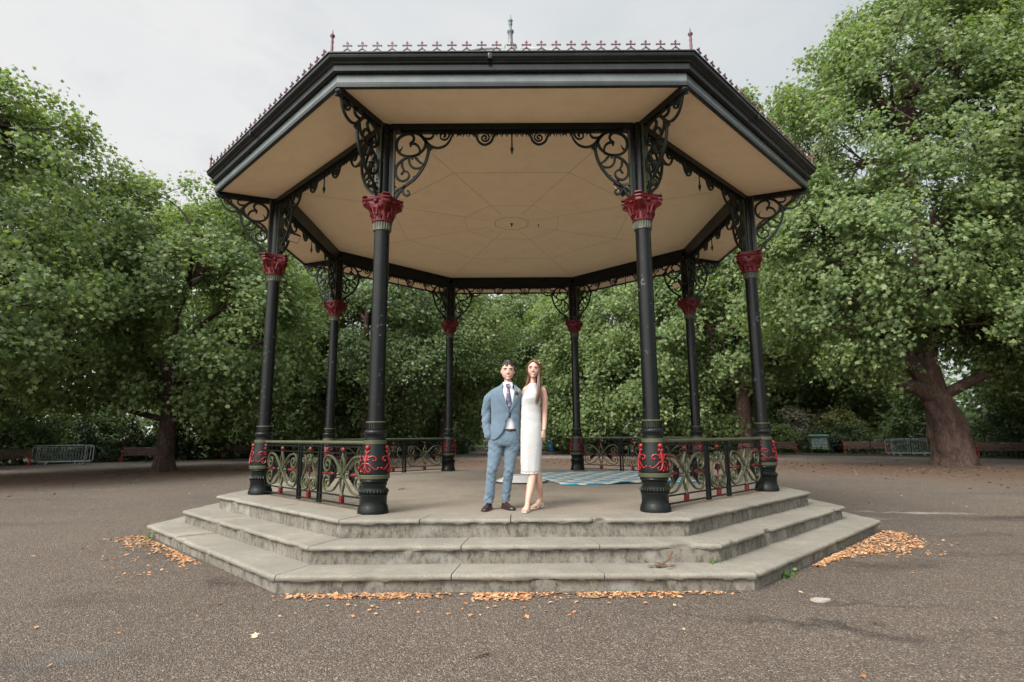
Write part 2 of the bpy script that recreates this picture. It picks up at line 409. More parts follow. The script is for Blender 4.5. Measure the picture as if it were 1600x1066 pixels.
# ---- ring beams with the scrolled fringe
HS=4.4*math.sin(R_(22.5))
beam=MB(); beam.box((0,0,4.985),(2*HS-.16,.13,.195)); beam.box((0,0,5.127),(2*HS+.02,.11,.075))
beam0=part(beam,'beam',BLACK,None,30)
fg=MB(); fr=lambda u,v,d:(u,d,4.885+v)
fg.strip([(-HS+.2,-.008),(0,-.008),(HS-.2,-.008)],.018,.05,fr)
for cx,sg in ((-.36,1),(.36,-1)):
    cup=curve([(cx-.17,-.012),(cx-.12,-.05),(cx-.075,-.145),(cx,-.185),(cx+.08,-.145),(cx+.125,-.05),(cx+.18,-.012)],30); fg.strip(cup,.032,.03,fr)
    fg.strip(spiral((cx,-.085),.068,.010,95,95-sg*560,30),.023,.028,fr)
for cx in (-1.02,-.92,-.80,-.70,-.62,-.54,-.47,-.25,-.17,-.10,-.03,.03,.10,.17,.25,.47,.54,.62,.70,.80,.92,1.02):
    for sg in (-1,1):
        fg.strip(curve([(cx,-.012),(cx+sg*.02,-.035),(cx+sg*.03,-.07)],6),[.030,.028,.025,.020,.015,.010,.005][:len(curve([(0,0),(1,0),(1,1)],6))],.028,fr)
        fg.ball((cx+sg*.038,0,4.885-.018),.013,6,4)
fg.tube([fr(0,0,0),fr(0,-.10,0),fr(0,-.22,0),fr(0,-.25,0),fr(0,-.275,0),fr(0,-.33,0)],[.012,.009,.012,.026,.018,.003],8)
fr0=part(fg,'fringe',OLIVED,beam0,40)
for k in range(8):
    o=beam0 if k==0 else copy_tree(beam0,stand)
    a=AZ[k]+22.5; o.location=Vector(pol(4.4*C8,a))+SHIFT; o.rotation_euler=(0,0,R_(a+90))

# ---- railings
def railing():
    m=MB(); L=1.535
    for v,w in ((.765,.016),(.685,.016),(.148,.018),(.052,.018)): m.box((0,0,v),(2*L,.022,w))
    for u in (-1.50,-.345,-.275,.275,.345,1.50): m.box((u,0,.42),(.034 if abs(u)!=.275 else .022,.034,.80))
    for j in range(-16,17):
        if abs(j*.09)>.01: m.box((j*.09,0,.787),(.016,.016,.03))
    fr_=part(m,'railing',BLACK,None,30)
    h=MB(); h.sweep([(-1.55,0,.82),(0,0,.82),(1.55,0,.82)],[(.030*math.cos(a),.024*math.sin(a)) for a in np.linspace(0,2*PI,13)[:-1]],up=np.array([0,0,1.])); part(h,'handrail',OLIVE,fr_,60)
    F=lambda cx:(lambda u,v,d:(cx+u,d,.415+v))
    for cx in (-.925,.925):
        s=MB(); f=F(cx)
        for sg in (-1,1):
            c=np.vstack([spiral((-.40*sg,.115),.015,.122,90+sg*560,90,36),curve([(-.40*sg,.237),(-.25*sg,.205),(-.10*sg,.085),(0,-.02),(.10*sg,-.105),(.24*sg,-.212),(.40*sg,-.24)],40)[1:],spiral((.40*sg,-.118),.122,.015,-90,-90+sg*560,36)[1:]])
            s.strip(c,.024,.03,f)
            s.strip(curve([(0,.25),(sg*.05,.12),(sg*.025,0),(sg*.05,-.12),(0,-.25)],24),.018,.03,f)
            s.ball(f(sg*.10,0,0),.020,8,5); s.ball(f(sg*.135,0,0),.015,8,5); s.ball(f(sg*.105,.04,0),.012,8,5); s.ball(f(sg*.105,-.04,0),.012,8,5)
        s.tube([f(0,.268,0),f(0,.24,0),f(0,.20,0),f(0,.16,0)],[.014,.022,.014,.006],8); s.tube([f(0,-.265,0),f(0,-.24,0),f(0,-.20,0),f(0,-.15,0)],[.028,.022,.018,.006],8)
        o=part(s,'scroll_panel',OLIVE,fr_,50)
    s=MB(); f=F(0)
    for sg in (-1,1):
        c=np.vstack([spiral((-.185*sg,.165),.01,.055,90-sg*420,90,22),curve([(-.185*sg,.22),(-.125*sg,.185),(-.105*sg,.08),(-.16*sg,-.02),(-.225*sg,-.11),(-.205*sg,-.21),(-.11*sg,-.248)],34)[1:],spiral((-.11*sg,-.158),.09,.012,-90,-90+sg*600,34)[1:]])
        s.strip(c,.022,.03,f)
        s.strip(curve([(0,.24),(sg*.05,.20),(sg*.075,.235)],8),.02,.028,f); s.strip(curve([(0,.20),(sg*.04,.15),(sg*.03,.10)],8),.02,.028,f)
    s.ball(f(0,.15,0),.02,8,5); part(s,'scroll_panel',OLIVE,fr_,50)
    d=MB()
    for cx in (-.925,.925):
        f=F(cx)
        for sg in (-1,1):
            for q in (-1,1):
                for (x,y,a,l) in ((.25,.055,.9,.13),(.30,.085,1.3,.12),(.21,.03,.45,.10)):
                    ca,sa=math.cos(a),math.sin(a); d.poly([(sg*(x+ca*l*k-sa*w*.034),q*(y+sa*l*k+ca*w*.034)) for k,w in ((-.5,0),(-.2,-1),(.2,-1),(.5,0),(.2,1),(-.2,1))][::sg*q],.02,f)
    f=F(0)
    for a in (20,55,90,125,160):
        ca,sa=math.cos(R_(a)),math.sin(R_(a)); d.poly([(ca*.075*k-sa*w*.020,-.005+sa*.075*k+ca*w*.020) for k,w in ((.1,0),(.5,-1),(.9,-.8),(1.1,0),(.9,.8),(.5,1))],.022,f)
    part(d,'dark_leaves',BLACK,fr_,30)
    for cx in (-.925,0,.925):
        for z in (.725,.10):
            r=MB()
            if z>.5: r.ball((cx,0,z),.036,12,7,(1,.75,1.05))
            else: r.box((cx,0,z),(.062,.05,.092),None,.008)
            if z>.5: r.ball((cx,-.02,z),.016,8,5); r.ball((cx,.02,z),.016,8,5)
            part(r,'rosette',CAPRED,fr_,50)
    for cx in (-.925,.925):
        for sg in (-1,1):
            r=MB(); f=F(cx); r.tube([f(sg*.20,0,0),f(sg*.25,0,0),f(sg*.30,0,0),f(sg*.36,0,0),f(sg*.39,0,0),f(sg*.47,0,0),f(sg*.555,0,0)],[.006,.026,.024,.012,.007,.017,.006],8); part(r,'bud',CAPRED,fr_,50)
    r=MB(); f=F(0); r.tube([f(0,.085,0),f(0,.03,0),f(0,-.03,0),f(0,-.08,0),f(0,-.2,0),f(0,-.26,0)],[.004,.018,.014,.005,.006,.018],8); part(r,'bud',CAPRED,fr_,50)
    return fr_
rail0=railing()
for i,k in enumerate((4,6,0,2)):
    o=rail0 if i==0 else copy_tree(rail0,stand)
    a=AZ[k]+22.5; o.location=Vector(pol(4.4*C8,a))+SHIFT; o.rotation_euler=(0,0,R_(a+90))

# ---- roof
def octs(prof): return [[pol(r,a,z) for a in AZ] for r,z in prof]
m=MB(); m.rings(octs([(4.36,5.165),(4.36,5.24)])); part(m,'ceiling',TAN,None,20)
m=MB(); m.rings(octs([(4.36,4.972),(5.34,4.972),(5.34,5.0),(4.36,5.0),(4.36,4.972)]),cap=False); part(m,'soffit',TAN,None,20)
m=MB()
for r,w in ((2.48,.005),(1.01,.004),(.36,.010)):
    m.rings(octs([(r-w,5.166),(r-w,5.1625),(r+w,5.1625),(r+w,5.166)]),cap=False)
for k in range(8):
    a=AZ[k]; M=Matrix.Rotation(R_(a),3,'Z'); m.box(M@Vector((2.35,0,5.1645)),(3.7,.007,.005),M)
part(m,'ceiling_seam',TAND,None,20)
m=MB(); m.lathe([(.008,5.10),(.012,5.11),(.008,5.13),(.025,5.158),(.03,5.166)],12); m.box((.55,.05,5.14),(.015,.015,.05)); part(m,'ceiling_hook',BLACK,None)
for k in range(8):
    m=MB(); M=Matrix.Rotation(R_(AZ[k]),3,'Z'); m.box(M@Vector((4.88,0,4.925)),(.94,.075,.085),M); m.ball(M@Vector((5.33,0,4.925)),.05,10,6); m.box(M@Vector((5.33,0,4.97)),(.07,.07,.05),M)
    part(m,'eaves_rib',BLACK,None,30)
m=MB(); m.rings(octs([(5.335,4.975),(5.335,4.943),(5.36,4.935),(5.392,4.945),(5.392,4.985),(5.335,4.985)]),cap=False); part(m,'soffit_bead',GUTTER,None,20)
m=MB(); m.rings(octs([(5.375,4.985),(5.375,5.0),(5.381,5.006),(5.381,5.095),(5.372,5.102),(5.372,5.115)]),cap=False); part(m,'fascia',FASCIA,None,20)
m=MB(); m.rings(octs([(5.36,5.112),(5.43,5.112),(5.445,5.12),(5.447,5.19),(5.47,5.196),(5.478,5.204),(5.478,5.214),(5.505,5.222),(5.53,5.24),(5.538,5.262),(5.532,5.282),(5.548,5.286),(5.548,5.30),(5.50,5.302),(5.30,5.305)]),cap=False)
gut=part(m,'gutter',GUTTER,None,25)
jN=0
for k in range(8):                                                   # gutter joint collars
    a=AZ[k]+22.5; M=Matrix.Rotation(R_(a),3,'Z')
    j=MB(); j.box(M@Vector((5.50*C8,-.25,5.25)),(.075,.05,.085),M,.01); part(j,'gutter_joint',GUTTER,gut,30)

m=MB(); m.rings(octs([(5.49,5.302),(5.3,5.37),(4.2,6.02),(3.0,6.9),(1.6,8.0),(.75,8.6),(.3,8.85),(.12,8.9)])); roof=part(m,'roof',LEAD,None,20)
m=MB()
for k in range(8):
    m.tube([pol(r,AZ[k],z) for r,z in ((5.3,5.38),(4.2,6.03),(3.0,6.91),(1.6,8.01),(.75,8.61),(.3,8.86))],.035,8)
part(m,'hip_roll',LEAD,roof,50)
m=MB(); m.lathe([(.22,8.75),(.20,9.0),(.15,9.10),(.14,9.17),(.10,9.2),(.055,9.23),(.05,9.3),(.045,9.47),(.055,9.49),(.072,9.52),(.070,9.55),(.045,9.575),(.028,9.60),(.028,9.68),(.042,9.71),(.042,9.73),(.028,9.75),(.05,9.79),(.05,9.81),(.03,9.83),(.002,9.97)],18)
part(m,'roof_finial',paint('finial_grey_green',(.085,.11,.10),.45,.6,(.20,.235,.22)),roof,40)
# cresting of little crosses, one run per side, with taller corner spikes
cr=MB(); HL=5.50*math.sin(R_(22.5))-.10; NC=23
cr.box((0,0,5.312),(2*HL+.1,.02,.018))
for i in range(NC):
    u=-HL+(i+.5)*2*HL/NC; f=lambda a,b,d:(u+a,d,5.318+b)
    def dia(x0,y0,x1,y1,w):
        px,py=-(y1-y0),(x1-x0); l=math.hypot(px,py); px/=l; py/=l
        cr.poly([(x0+px*w*.35,y0+py*w*.35),(x0-px*w*.35,y0-py*w*.35),(x0+(x1-x0)*.72-px*w*.4,y0+(y1-y0)*.72-py*w*.4),(x0+(x1-x0)*.78-px*w,y0+(y1-y0)*.78-py*w),(x1,y1),(x0+(x1-x0)*.78+px*w,y0+(y1-y0)*.78+py*w),(x0+(x1-x0)*.72+px*w*.4,y0+(y1-y0)*.72+py*w*.4)],.014,f)
    dia(0,.03,0,.140,.016); dia(0,.085,-.058,.085,.014); dia(0,.085,.058,.085,.014)
    cr.strip([(0,.05),(-.025,.03),(-.06,0)],.013,.014,f); cr.strip([(0,.05),(.025,.03),(.06,0)],.013,.014,f)
cr0=part(cr,'cresting',PINKRED,None,30)
sp=MB(); sp.lathe([(.03,5.30),(.03,5.315),(.016,5.33),(.018,5.40),(.012,5.42),(.018,5.46),(.014,5.48),(.013,5.51),(.028,5.53),(.028,5.545),(.012,5.555),(.003,5.62)],12)
sp0=part(sp,'corner_spike',PINKRED,None,50)
for k in range(8):
    o=cr0 if k==0 else copy_tree(cr0,stand); a=AZ[k]+22.5; o.location=Vector(pol(5.50*C8,a))+SHIFT; o.rotation_euler=(0,0,R_(a+90))
    o=sp0 if k==0 else copy_tree(sp0,stand); o.location=Vector(pol(5.49,AZ[k]))+SHIFT

# ---- floodlights clamped to the column heads
GLASS=paint('lens_glass_painted_reflection',(.80,.60,.38),.15,.1)  # lamps are unlit; the warm pale reflection is painted as the lens colour
def flood(loc,rz,label):
    r=empty('floodlight',loc,rz); tag(r,label,'floodlight','floodlights on the bandstand columns')
    M=Matrix.Rotation(R_(38),3,'Y'); b=MB(); b.box((.12,0,0),(.085,.22,.15),M,.012)
    for s_ in (-.1,.1): b.box((.05,s_,.0),(.16,.012,.03))
    b.box((-.05,0,0),(.08,.05,.05),None,.006); b.tube([(-.05,0,0),(-.05,0,.12),(-.07,0,.2)],.009,6)
    b.build('housing',BLACK,r,30)
    g=MB(); g.box(Vector((.12,0,0))+M@Vector((.046,0,0)),(.008,.19,.12),M,.002); g.build('lens',GLASS,r,30)
flood((-3.885,-1.60,4.30),R_(-35),'small black floodlight with pale lens on the left hand column head')
flood((3.90,1.62,4.29),R_(205),'small floodlight with warm lens on the right rear column head')
flood((1.55,-3.98,4.13),R_(160),'dark floodlight beside the front right red capital')
# ================================================================ THE COUPLE
def sec(cx,cy,z,rx,ry,n=2.2,N=32):
    o=[]
    for j in range(N):
        a=2*PI*j/N; c,s=math.cos(a),math.sin(a); o.append((cx+rx*math.copysign(abs(c)**(2/n),c),cy+ry*math.copysign(abs(s)**(2/n),s),z))
    return o
def lofts(mb,rows,n=2.2,N=32): return mb.rings([sec(*r,n=n,N=N) for r in rows])
def dense(rows,k=4):
    """smooth interpolation between loft rows"""
    return [tuple(p) for p in curve(rows,k*(len(rows)-1))]
def limb(mb,pts,rad,n=14,k=20):
    P=curve(pts,k); R=np.interp(np.linspace(0,1,len(P)),np.linspace(0,1,len(rad)),rad); mb.tube(P,R,n)
    mb.ball(P[0],R[0],n,8); mb.ball(P[-1],R[-1],n,8)
def wrinkle(o,amp,scale,seed,zone=None):
    me=o.data; n=len(me.vertices); co=np.empty(n*3); no=np.empty(n*3); me.vertices.foreach_get('co',co); me.vertices.foreach_get('normal',no); co=co.reshape(-1,3); no=no.reshape(-1,3)
    d=np.array([mnoise.noise(Vector((p[0]*scale[0]+seed,p[1]*scale[1],p[2]*scale[2]+p[0]*scale[3]))) for p in co])
    d=np.sign(d)*np.abs(d)**.8*amp
    if zone is not None: d*=np.array([zone(p) for p in co])
    me.vertices.foreach_set('co',(co+no*d[:,None]).ravel().astype(np.float32)); me.update(); return o
def skinmat(name,c,blush):
    m,nt,out=newmat(name); t=NT(nt); v=t.coord(); k=t.mix(t.mapr(t.noise(14,3,.5,v),.4,.7,0,.5),c,blush); t.bsdf(out,k,.5,.4,0,t.bump(t.noise(120,2,.5,v),.1,.002),Subsurface_Weight=.12,Subsurface_Scale=.02); return m
def clothmat(name,c,c2,sc=240,rough=.85,bump=.25,big=5,sheen=.2):
    m,nt,out=newmat(name); t=NT(nt); v=t.coord(); w=t.noise(sc,2,.5,v); k=t.mix(t.mapr(w,.35,.65),c,c2); k=t.mix(t.mapr(t.noise(big,4,.6,v),.4,.7,0,.3),k,tuple(x*.8 for x in c)); t.bsdf(out,k,rough,.2,0,t.bump(w,bump,.002),Sheen_Weight=sheen); return m
def face(mb,c,s=1.0,yaw=0,tilt=0,pitch=0,fem=False):
    """head and neck shapes round the head centre c (between the ears); returns a placement function"""
    M=Matrix.Rotation(R_(yaw),3,'Z')@Matrix.Rotation(R_(tilt),3,'Y')@Matrix.Rotation(R_(pitch),3,'X'); cv=Vector(c)
    L=lambda x,y,z: tuple(cv+M@Vector((x*s,y*s,z*s)))
    N,K=28,20; rings=[]
    for i in range(K+1):
        a=-PI/2+PI*i/K; zz=math.sin(a); rr=max(math.cos(a),.03) if zz>0 else max((1-abs(zz)**3.0)**(1/2.35),.03); row=[]
        for j in range(N):
            b=2*PI*j/N; x=rr*math.cos(b); y=rr*math.sin(b); low=max(0,-zz)
            jaw=1-(.20 if not fem else .30)*low**1.6
            X=.0825*x*jaw; Y=.096*y; Z=.124*zz
            if y>0: Y*=1-.35*low; 
            else: Y*=1-.10*low
            Y-=.012*low
            row.append(L(X,Y,Z))
        rings.append(row)
    mb.rings(rings)
    mb.tube([L(0,-.090,.010),L(0,-.100,-.014),L(0,-.110,-.036),L(0,-.095,-.045)],[.006*s,.0075*s,.0115*s,.008*s],8)
    for sg in (-1,1):
        mb.ball(L(sg*.010,-.101,-.043),.0085*s,8,6)
        mb.ball(L(sg*.084,.010,-.018),.026*s,10,8,(.38,.6,1.15))
        mb.tube([L(sg*.012,-.092,.018),L(sg*.035,-.090,.024),L(sg*.060,-.070,.014)],[.007*s,.010*s,.007*s],7)
        mb.ball(L(sg*.038,-.060,-.038),.025*s,10,8,(1,.85,.85))
    mb.ball(L(0,-.076,-.108),.022*s,12,8,(1.4,.8,.8))
    mb.tube([L(-.026,-.078,-.074),L(0,-.086,-.078),L(.026,-.078,-.074)],[.006*s,.009*s,.006*s],8)
    return L
def features(L,s,par,browc,lipc,smile=.012,lw=.030,eyec=(.05,.03,.02)):
    EYE=paint('eye_and_lid_shadow',eyec,.2,.0); WH=paint('tooth_white',(.75,.72,.68),.3,.0); LIP=paint('lip',lipc,.45,.2)
    for sg in (-1,1):
        e=MB(); e.ball(L(sg*.032,-.0868,-.001),.0125*s,10,7,(1.25,.5,.48)); pp(e,'eye',EYE,par)  # dark eye drawn larger so its colour takes in the eyelid shadow
        b=MB(); b.tube([L(sg*.014,-.098,.016),L(sg*.033,-.0985,.0225),L(sg*.056,-.082,.016)],[.0045*s,.0055*s,.003*s],6); pp(b,'eyebrow',browc,par)
    m=MB(); P=[L(x,-.0905+.25*abs(x),-.080+smile*(abs(x)/lw)**2) for x in np.linspace(-lw,lw,9)]
    m.tube(P,[.002*s,.0035*s,.0045*s,.005*s,.005*s,.005*s,.0045*s,.0035*s,.002*s],7); pp(m,'teeth',WH,par)
    m=MB()
    for dz,r in ((.0060,.0034),(-.0065,.0045)):
        P=[L(x,-.0925+.25*abs(x),-.080+dz*(1-(abs(x)/lw)**2*.9)+smile*(abs(x)/lw)**2) for x in np.linspace(-lw,lw,9)]; m.tube(P,[r*s*.5]+[r*s]*7+[r*s*.5],6)
    pp(m,'lips',LIP,par)
def hand(mb,wrist,down,across,back,s=1.0,curl=.5,spread=.0,thumb=1):
    """palm, four bent fingers of different lengths and a thumb; down = finger direction, across = towards the thumb side, back = back of the hand"""
    w=np.array(wrist,float); d=nz(down); a=nz(across); b=nz(back); pal=-b
    P=lambda u,v,k: w+d*u*s+a*v*s+b*k*s
    R=[]
    for u,hw,th in ((-.01,.024,.020),(.02,.030,.017),(.05,.038,.015),(.08,.040,.0135),(.095,.036,.011)):
        R.append([P(u,hw*math.cos(t),th*math.sin(t)) for t in np.linspace(0,2*PI,15)[:-1]])
    mb.rings(R)
    for i,(v,l) in enumerate(((.029,.072),(.010,.082),(-.010,.076),(-.029,.060))):
        p=P(.088,v,0); pts=[p-d*.012*s]; ang=0.12+.08*i; dirv=d+a*spread*(v/.03)
        for seg,f in enumerate((.45,.32,.25)):
            ang+=curl*(.28+.30*seg); q=nz(nz(dirv)*math.cos(ang)+pal*math.sin(ang)); p=p+q*l*f*s; pts.append(p)
        mb.tube(curve(pts,9),np.linspace(.0088,.0062,len(curve(pts,9)))*s,9); mb.ball(pts[-1],.0063*s,8,6)
    t0=P(.015,.026*thumb,-.004); pts=[t0,P(.045,.050*thumb,-.012),P(.072,.058*thumb,-.020),P(.095,.056*thumb,-.028)]; mb.tube(curve(pts,9),np.linspace(.0125,.0075,len(curve(pts,9)))*s,9); mb.ball(pts[-1],.0075*s,8,6)
def pp(mb,name,mat,par,smooth=60):
    o=mb.build(name,mat,par,smooth); 
    p=par
    loc=Vector((0,0,0))
    while p is not None: loc-=p.location; p=p.parent
    o.location=loc; return o
# ------------------------------------------------ the man
man=empty('person',(-.11,-3.80,0)); tag(man,'man in a pale blue suit with dark curly hair, one hand in his pocket','person')
SKIN=skinmat('man_skin',(.53,.345,.275),(.55,.28,.22)); SUIT=clothmat('blue_linen_suit',(.088,.128,.168),(.130,.182,.232)); SHIRT=clothmat('white_shirt',(.60,.61,.65),(.70,.71,.74),300,.8,.15)
HAIR=paint('dark_brown_hair',(.014,.0085,.0065),.5,.4,(.038,.024,.018)); BELT=paint('dark_leather',(.025,.016,.014),.3,.3,(.07,.035,.03))
b=MB(); cx=-.115; CY=-3.80
lofts(b,dense([(-.115,CY,.84,.15,.095),(-.113,CY,.95,.145,.09),(-.105,CY,1.10,.135,.085),(-.098,CY,1.28,.150,.095),(-.096,CY,1.40,.155,.09),(-.096,CY,1.46,.12,.07),(-.08,CY,1.50,.06,.055)]))
limb(b,[(-.075,CY+.005,1.47),(-.073,CY+.0,1.56),(-.071,CY+.012,1.64)],[.056,.046,.045])
L=face(b,(-.071,CY-.015,1.722),1.0,2,1,2)
limb(b,[(-.21,CY,.86),(-.25,-3.83,.60),(-.277,-3.85,.45),(-.297,-3.83,.28),(-.312,-3.82,.09)],[.080,.066,.052,.046,.038]); limb(b,[(-.03,CY,.86),(-.05,-3.80,.60),(-.064,-3.81,.45),(-.088,-3.77,.28),(-.112,-3.75,.09)],[.080,.066,.052,.046,.038])
limb(b,[(-.25,CY,1.40),(-.320,-3.79,1.32),(-.352,-3.77,1.16),(-.343,-3.80,1.02),(-.305,-3.84,.915)],[.046,.044,.040,.036,.028])
hand(b,(-.296,-3.835,.90),(.38,.10,-1),(.5,-.8,0),(-.75,-.55,0),1.0,.35)
limb(b,[(.06,CY,1.40),(.125,-3.74,1.32),(.165,-3.67,1.19),(.25,-3.655,1.165),(.325,-3.685,1.175)],[.046,.044,.040,.034,.028])
hand(b,(.335,-3.70,1.178),(.22,-1,.10),(-.1,.1,1),(1,.22,0),1.02,.75,.15)
o=pp(b,'body',SKIN,man); remesh(o,.0045,6,.45)
features(L,1.0,man,HAIR,(.42,.14,.11),.016,.036)
# hair: a cap of loose curls
h=MB(); rg=np.random.default_rng(2)
for i in range(330):
    d=unit(1,rg)[0]; 
    if d[2]<-.30: continue
    if d[1]<-.25 and d[2]<.44+.10*math.sin(d[0]*9): continue
    if abs(d[0])>.72 and d[1]<.15 and d[2]<.02: continue
    r=rg.uniform(.012,.021); p=L(d[0]*.080,d[1]*.100+.004,d[2]*.124+.002); h.ball(p,r,8,6,(1,1,.9))
h.ball(L(0,.012,.012),.1,20,12,(.80,.96,1.16))
hd=pp(h,'hair',HAIR,man); remesh(hd,.0055,1,.4)
# cut the cap away from the face: keep only what lies above the hairline
bm=bmesh.new(); bm.from_mesh(hd.data); Mi=Vector((-.071,CY-.015,1.722)); dl=[v for v in bm.verts if (v.co.y-Mi.y)<-.045 and (v.co.z-Mi.z)<.044+.012*math.sin((v.co.x-Mi.x)*60)]; dl+= [v for v in bm.verts if v not in set(dl) and (v.co.z-Mi.z)<-.045 and (v.co.y-Mi.y)<.02]; bmesh.ops.delete(bm,geom=list(set(dl)),context='VERTS'); bm.to_mesh(hd.data); bm.free()
# trousers
t_=MB(); lofts(t_,dense([(-.115,CY,.975,.158,.112),(-.117,CY,.92,.172,.122),(-.122,CY,.85,.192,.128),(-.124,CY,.79,.198,.118),(-.124,CY,.765,.19,.10)]),2.4)
def leg(rows): lofts(t_,dense([(x,y,z,r*k,r) for x,y,z,r,k in rows],5),2.1,24)
leg([(-.222,CY,.86,.104,1.0),(-.226,CY,.78,.102,1),(-.240,-3.82,.64,.087,1),(-.262,-3.845,.52,.071,1),(-.276,-3.85,.455,.0665,1),(-.289,-3.835,.36,.0645,1),(-.302,-3.83,.22,.060,1),(-.312,-3.825,.115,.058,1),(-.314,-3.83,.078,.058,1)])
leg([(-.026,CY,.86,.102,1),(-.024,CY,.78,.099,1),(-.044,-3.80,.64,.084,1),(-.058,-3.81,.52,.069,1),(-.064,-3.81,.455,.0665,1),(-.079,-3.785,.36,.062,1),(-.097,-3.765,.22,.056,1),(-.111,-3.755,.125,.0535,1),(-.113,-3.757,.09,.054,1)])
o=pp(t_,'trousers',SUIT,man); remesh(o,.006,4,.5)
zone=lambda p: .35+1.3*math.exp(-((p[2]-.43)/.09)**2)+1.3*math.exp(-((p[2]-.14)/.07)**2)+.8*math.exp(-((p[2]-.76)/.09)**2)
wrinkle(o,.009,(7,7,17,13),3.1,zone); wrinkle(o,.0035,(16,16,36,-22),8.1,zone)
bl_=MB(); bl_.rings([sec(-.115,CY,z,rx,ry,2.4,40) for z,rx,ry in ((.948,.158,.112),(.948,.164,.118),(.978,.162,.117),(.978,.156,.111))],False); bl_.box((-.052,CY-.115,.963),(.04,.014,.03),None,.004); pp(bl_,'belt',BELT,man,40)
# shirt, collar, tie
s=MB(); lofts(s,dense([(-.113,CY,.94,.150,.105),(-.108,CY,1.02,.150,.105),(-.10,CY,1.15,.150,.104),(-.098,CY,1.30,.160,.112),(-.096,CY,1.41,.150,.106),(-.088,CY,1.47,.10,.085),(-.076,CY-.008,1.515,.063,.066)]),2.3); o=pp(s,'shirt',SHIRT,man); 
SH=[(.94,-.113,.150,.105),(1.02,-.108,.150,.105),(1.15,-.10,.150,.104),(1.30,-.098,.160,.112),(1.41,-.096,.150,.106),(1.47,-.088,.10,.085),(1.515,-.076,.063,.066)]
def fy(x,z,tab,off=0,n=2.3):
    zs=[q[0] for q in tab]; c,rx,ry=[np.interp(z,zs,[q[i] for q in tab]) for i in (1,2,3)]; u=min(.995,abs((x-c)/rx)); return CY-ry*(1-u**n)**(1/n)-off
c=MB(); c.rings([sec(-.074,CY-.012,z,r,r*1.02,2,30) for z,r in ((1.500,.068),(1.535,.0655),(1.568,.063),(1.570,.058),(1.50,.060))],False)
for sg in (-1,1):
    pts=[(-.073+sg*.006,1.548),(-.073+sg*.050,1.565),(-.073+sg*.064,1.535),(-.073+sg*.052,1.482)]; c.add([(x,CY-.083+.35*abs(x+.073),z) for x,z in pts]+[(x,CY-.075+.35*abs(x+.073),z) for x,z in pts],[(0,1,2,3),(7,6,5,4),(0,4,5,1),(1,5,6,2),(2,6,7,3),(3,7,4,0)])
pp(c,'shirt_collar',SHIRT,o,40)
m,nt,out=newmat('floral_tie'); t=NT(nt); v=t.coord(); vo=t.n('TexVoronoi'); vo.inputs['Scale'].default_value=26; t.l(v,vo.inputs[0]); sx=t.n('SeparateXYZ'); t.l(vo.outputs['Color'],sx.inputs[0])
t.bsdf(out,t.mix(t.mapr(vo.outputs['Distance'],.3,.5),t.ramp(sx.outputs[0],(0,(.30,.13,.16)),(.3,(.05,.20,.36)),(.5,(.42,.28,.28)),(.7,(.09,.08,.16)),(.9,(.05,.28,.40))),(.05,.045,.085)),.5)
ti=MB(); rows=[]
for z,hw,x in ((1.545,.018,-.072),(1.525,.028,-.071),(1.505,.025,-.070),(1.49,.016,-.069),(1.47,.021,-.068),(1.40,.027,-.064),(1.30,.036,-.059),(1.20,.041,-.055),(1.15,.036,-.053),(1.115,.004,-.052)):
    y=fy(x,min(z,1.49),SH,.010) if z<1.49 else CY-.094+(z-1.49)*.1; rows.append([(x-hw,y+.006,z),(x-hw*.5,y-.004,z),(x+hw*.5,y-.004,z),(x+hw,y+.006,z),(x+hw*.5,y+.010,z),(x-hw*.5,y+.010,z)])
ti.rings(rows); pp(ti,'tie',m,man,50)
# jacket: open shell with cutaway front
JT=[(.845,-.117,.186,.142),(.90,-.117,.184,.140),(.98,-.113,.180,.132),(1.06,-.106,.176,.125),(1.15,-.101,.172,.122),(1.25,-.098,.180,.126),(1.34,-.096,.193,.130),(1.41,-.096,.203,.124),(1.455,-.096,.196,.108),(1.485,-.094,.150,.094),(1.515,-.082,.092,.082),(1.545,-.076,.074,.076)]
def edge(z):
    zs=[.845,.88,.94,1.02,1.12,1.175,1.20,1.30,1.40,1.47,1.515,1.545]; l=[-.235,-.185,-.135,-.098,-.066,-.050,-.052,-.094,-.128,-.148,-.138,-.128]; r=[.062,.058,.040,.006,-.030,-.042,-.046,-.012,.006,.016,.006,-.004]
    return float(np.interp(z,zs,l)),float(np.interp(z,zs,r))
def shell(tab,zs,n=2.3,N=56,push=0):
    rows=[]; Z=[q[0] for q in tab]
    for z in zs:
        c_,rx,ry=[float(np.interp(z,Z,[q[i] for q in tab])) for i in (1,2,3)]; l,r=edge(z)
        def th(x): u=max(-.98,min(.98,(x-c_)/rx)); return math.asin(math.copysign(abs(u)**(n/2),u))
        a0,a1=th(r),2*PI+th(l); row=[]
        for j in range(N+1):
            a=a0+(a1-a0)*j/N; s_,k=math.sin(a),math.cos(a); row.append((c_+rx*math.copysign(abs(s_)**(2/n),s_),CY-ry*math.copysign(abs(k)**(2/n),k),z))
        rows.append(row)
    return rows
j=MB(); j.rings(shell(JT,np.linspace(.845,1.545,60)),False,False); o=pp(j,'jacket',SUIT,man); md=o.modifiers.new('s','SOLIDIFY'); md.thickness=.010; md.offset=1; apply_mods(o)
wrinkle(o,.0035,(9,9,12,16),9.5); wrinkle(o,.006,(12,12,16,10),5.5,lambda p: .25+1.2*math.exp(-((p[2]-1.12)/.10)**2)); jk=o
def jy(x,z,off): return fy(x,z,[(q[0],q[1],q[2],q[3]) for q in JT],off)
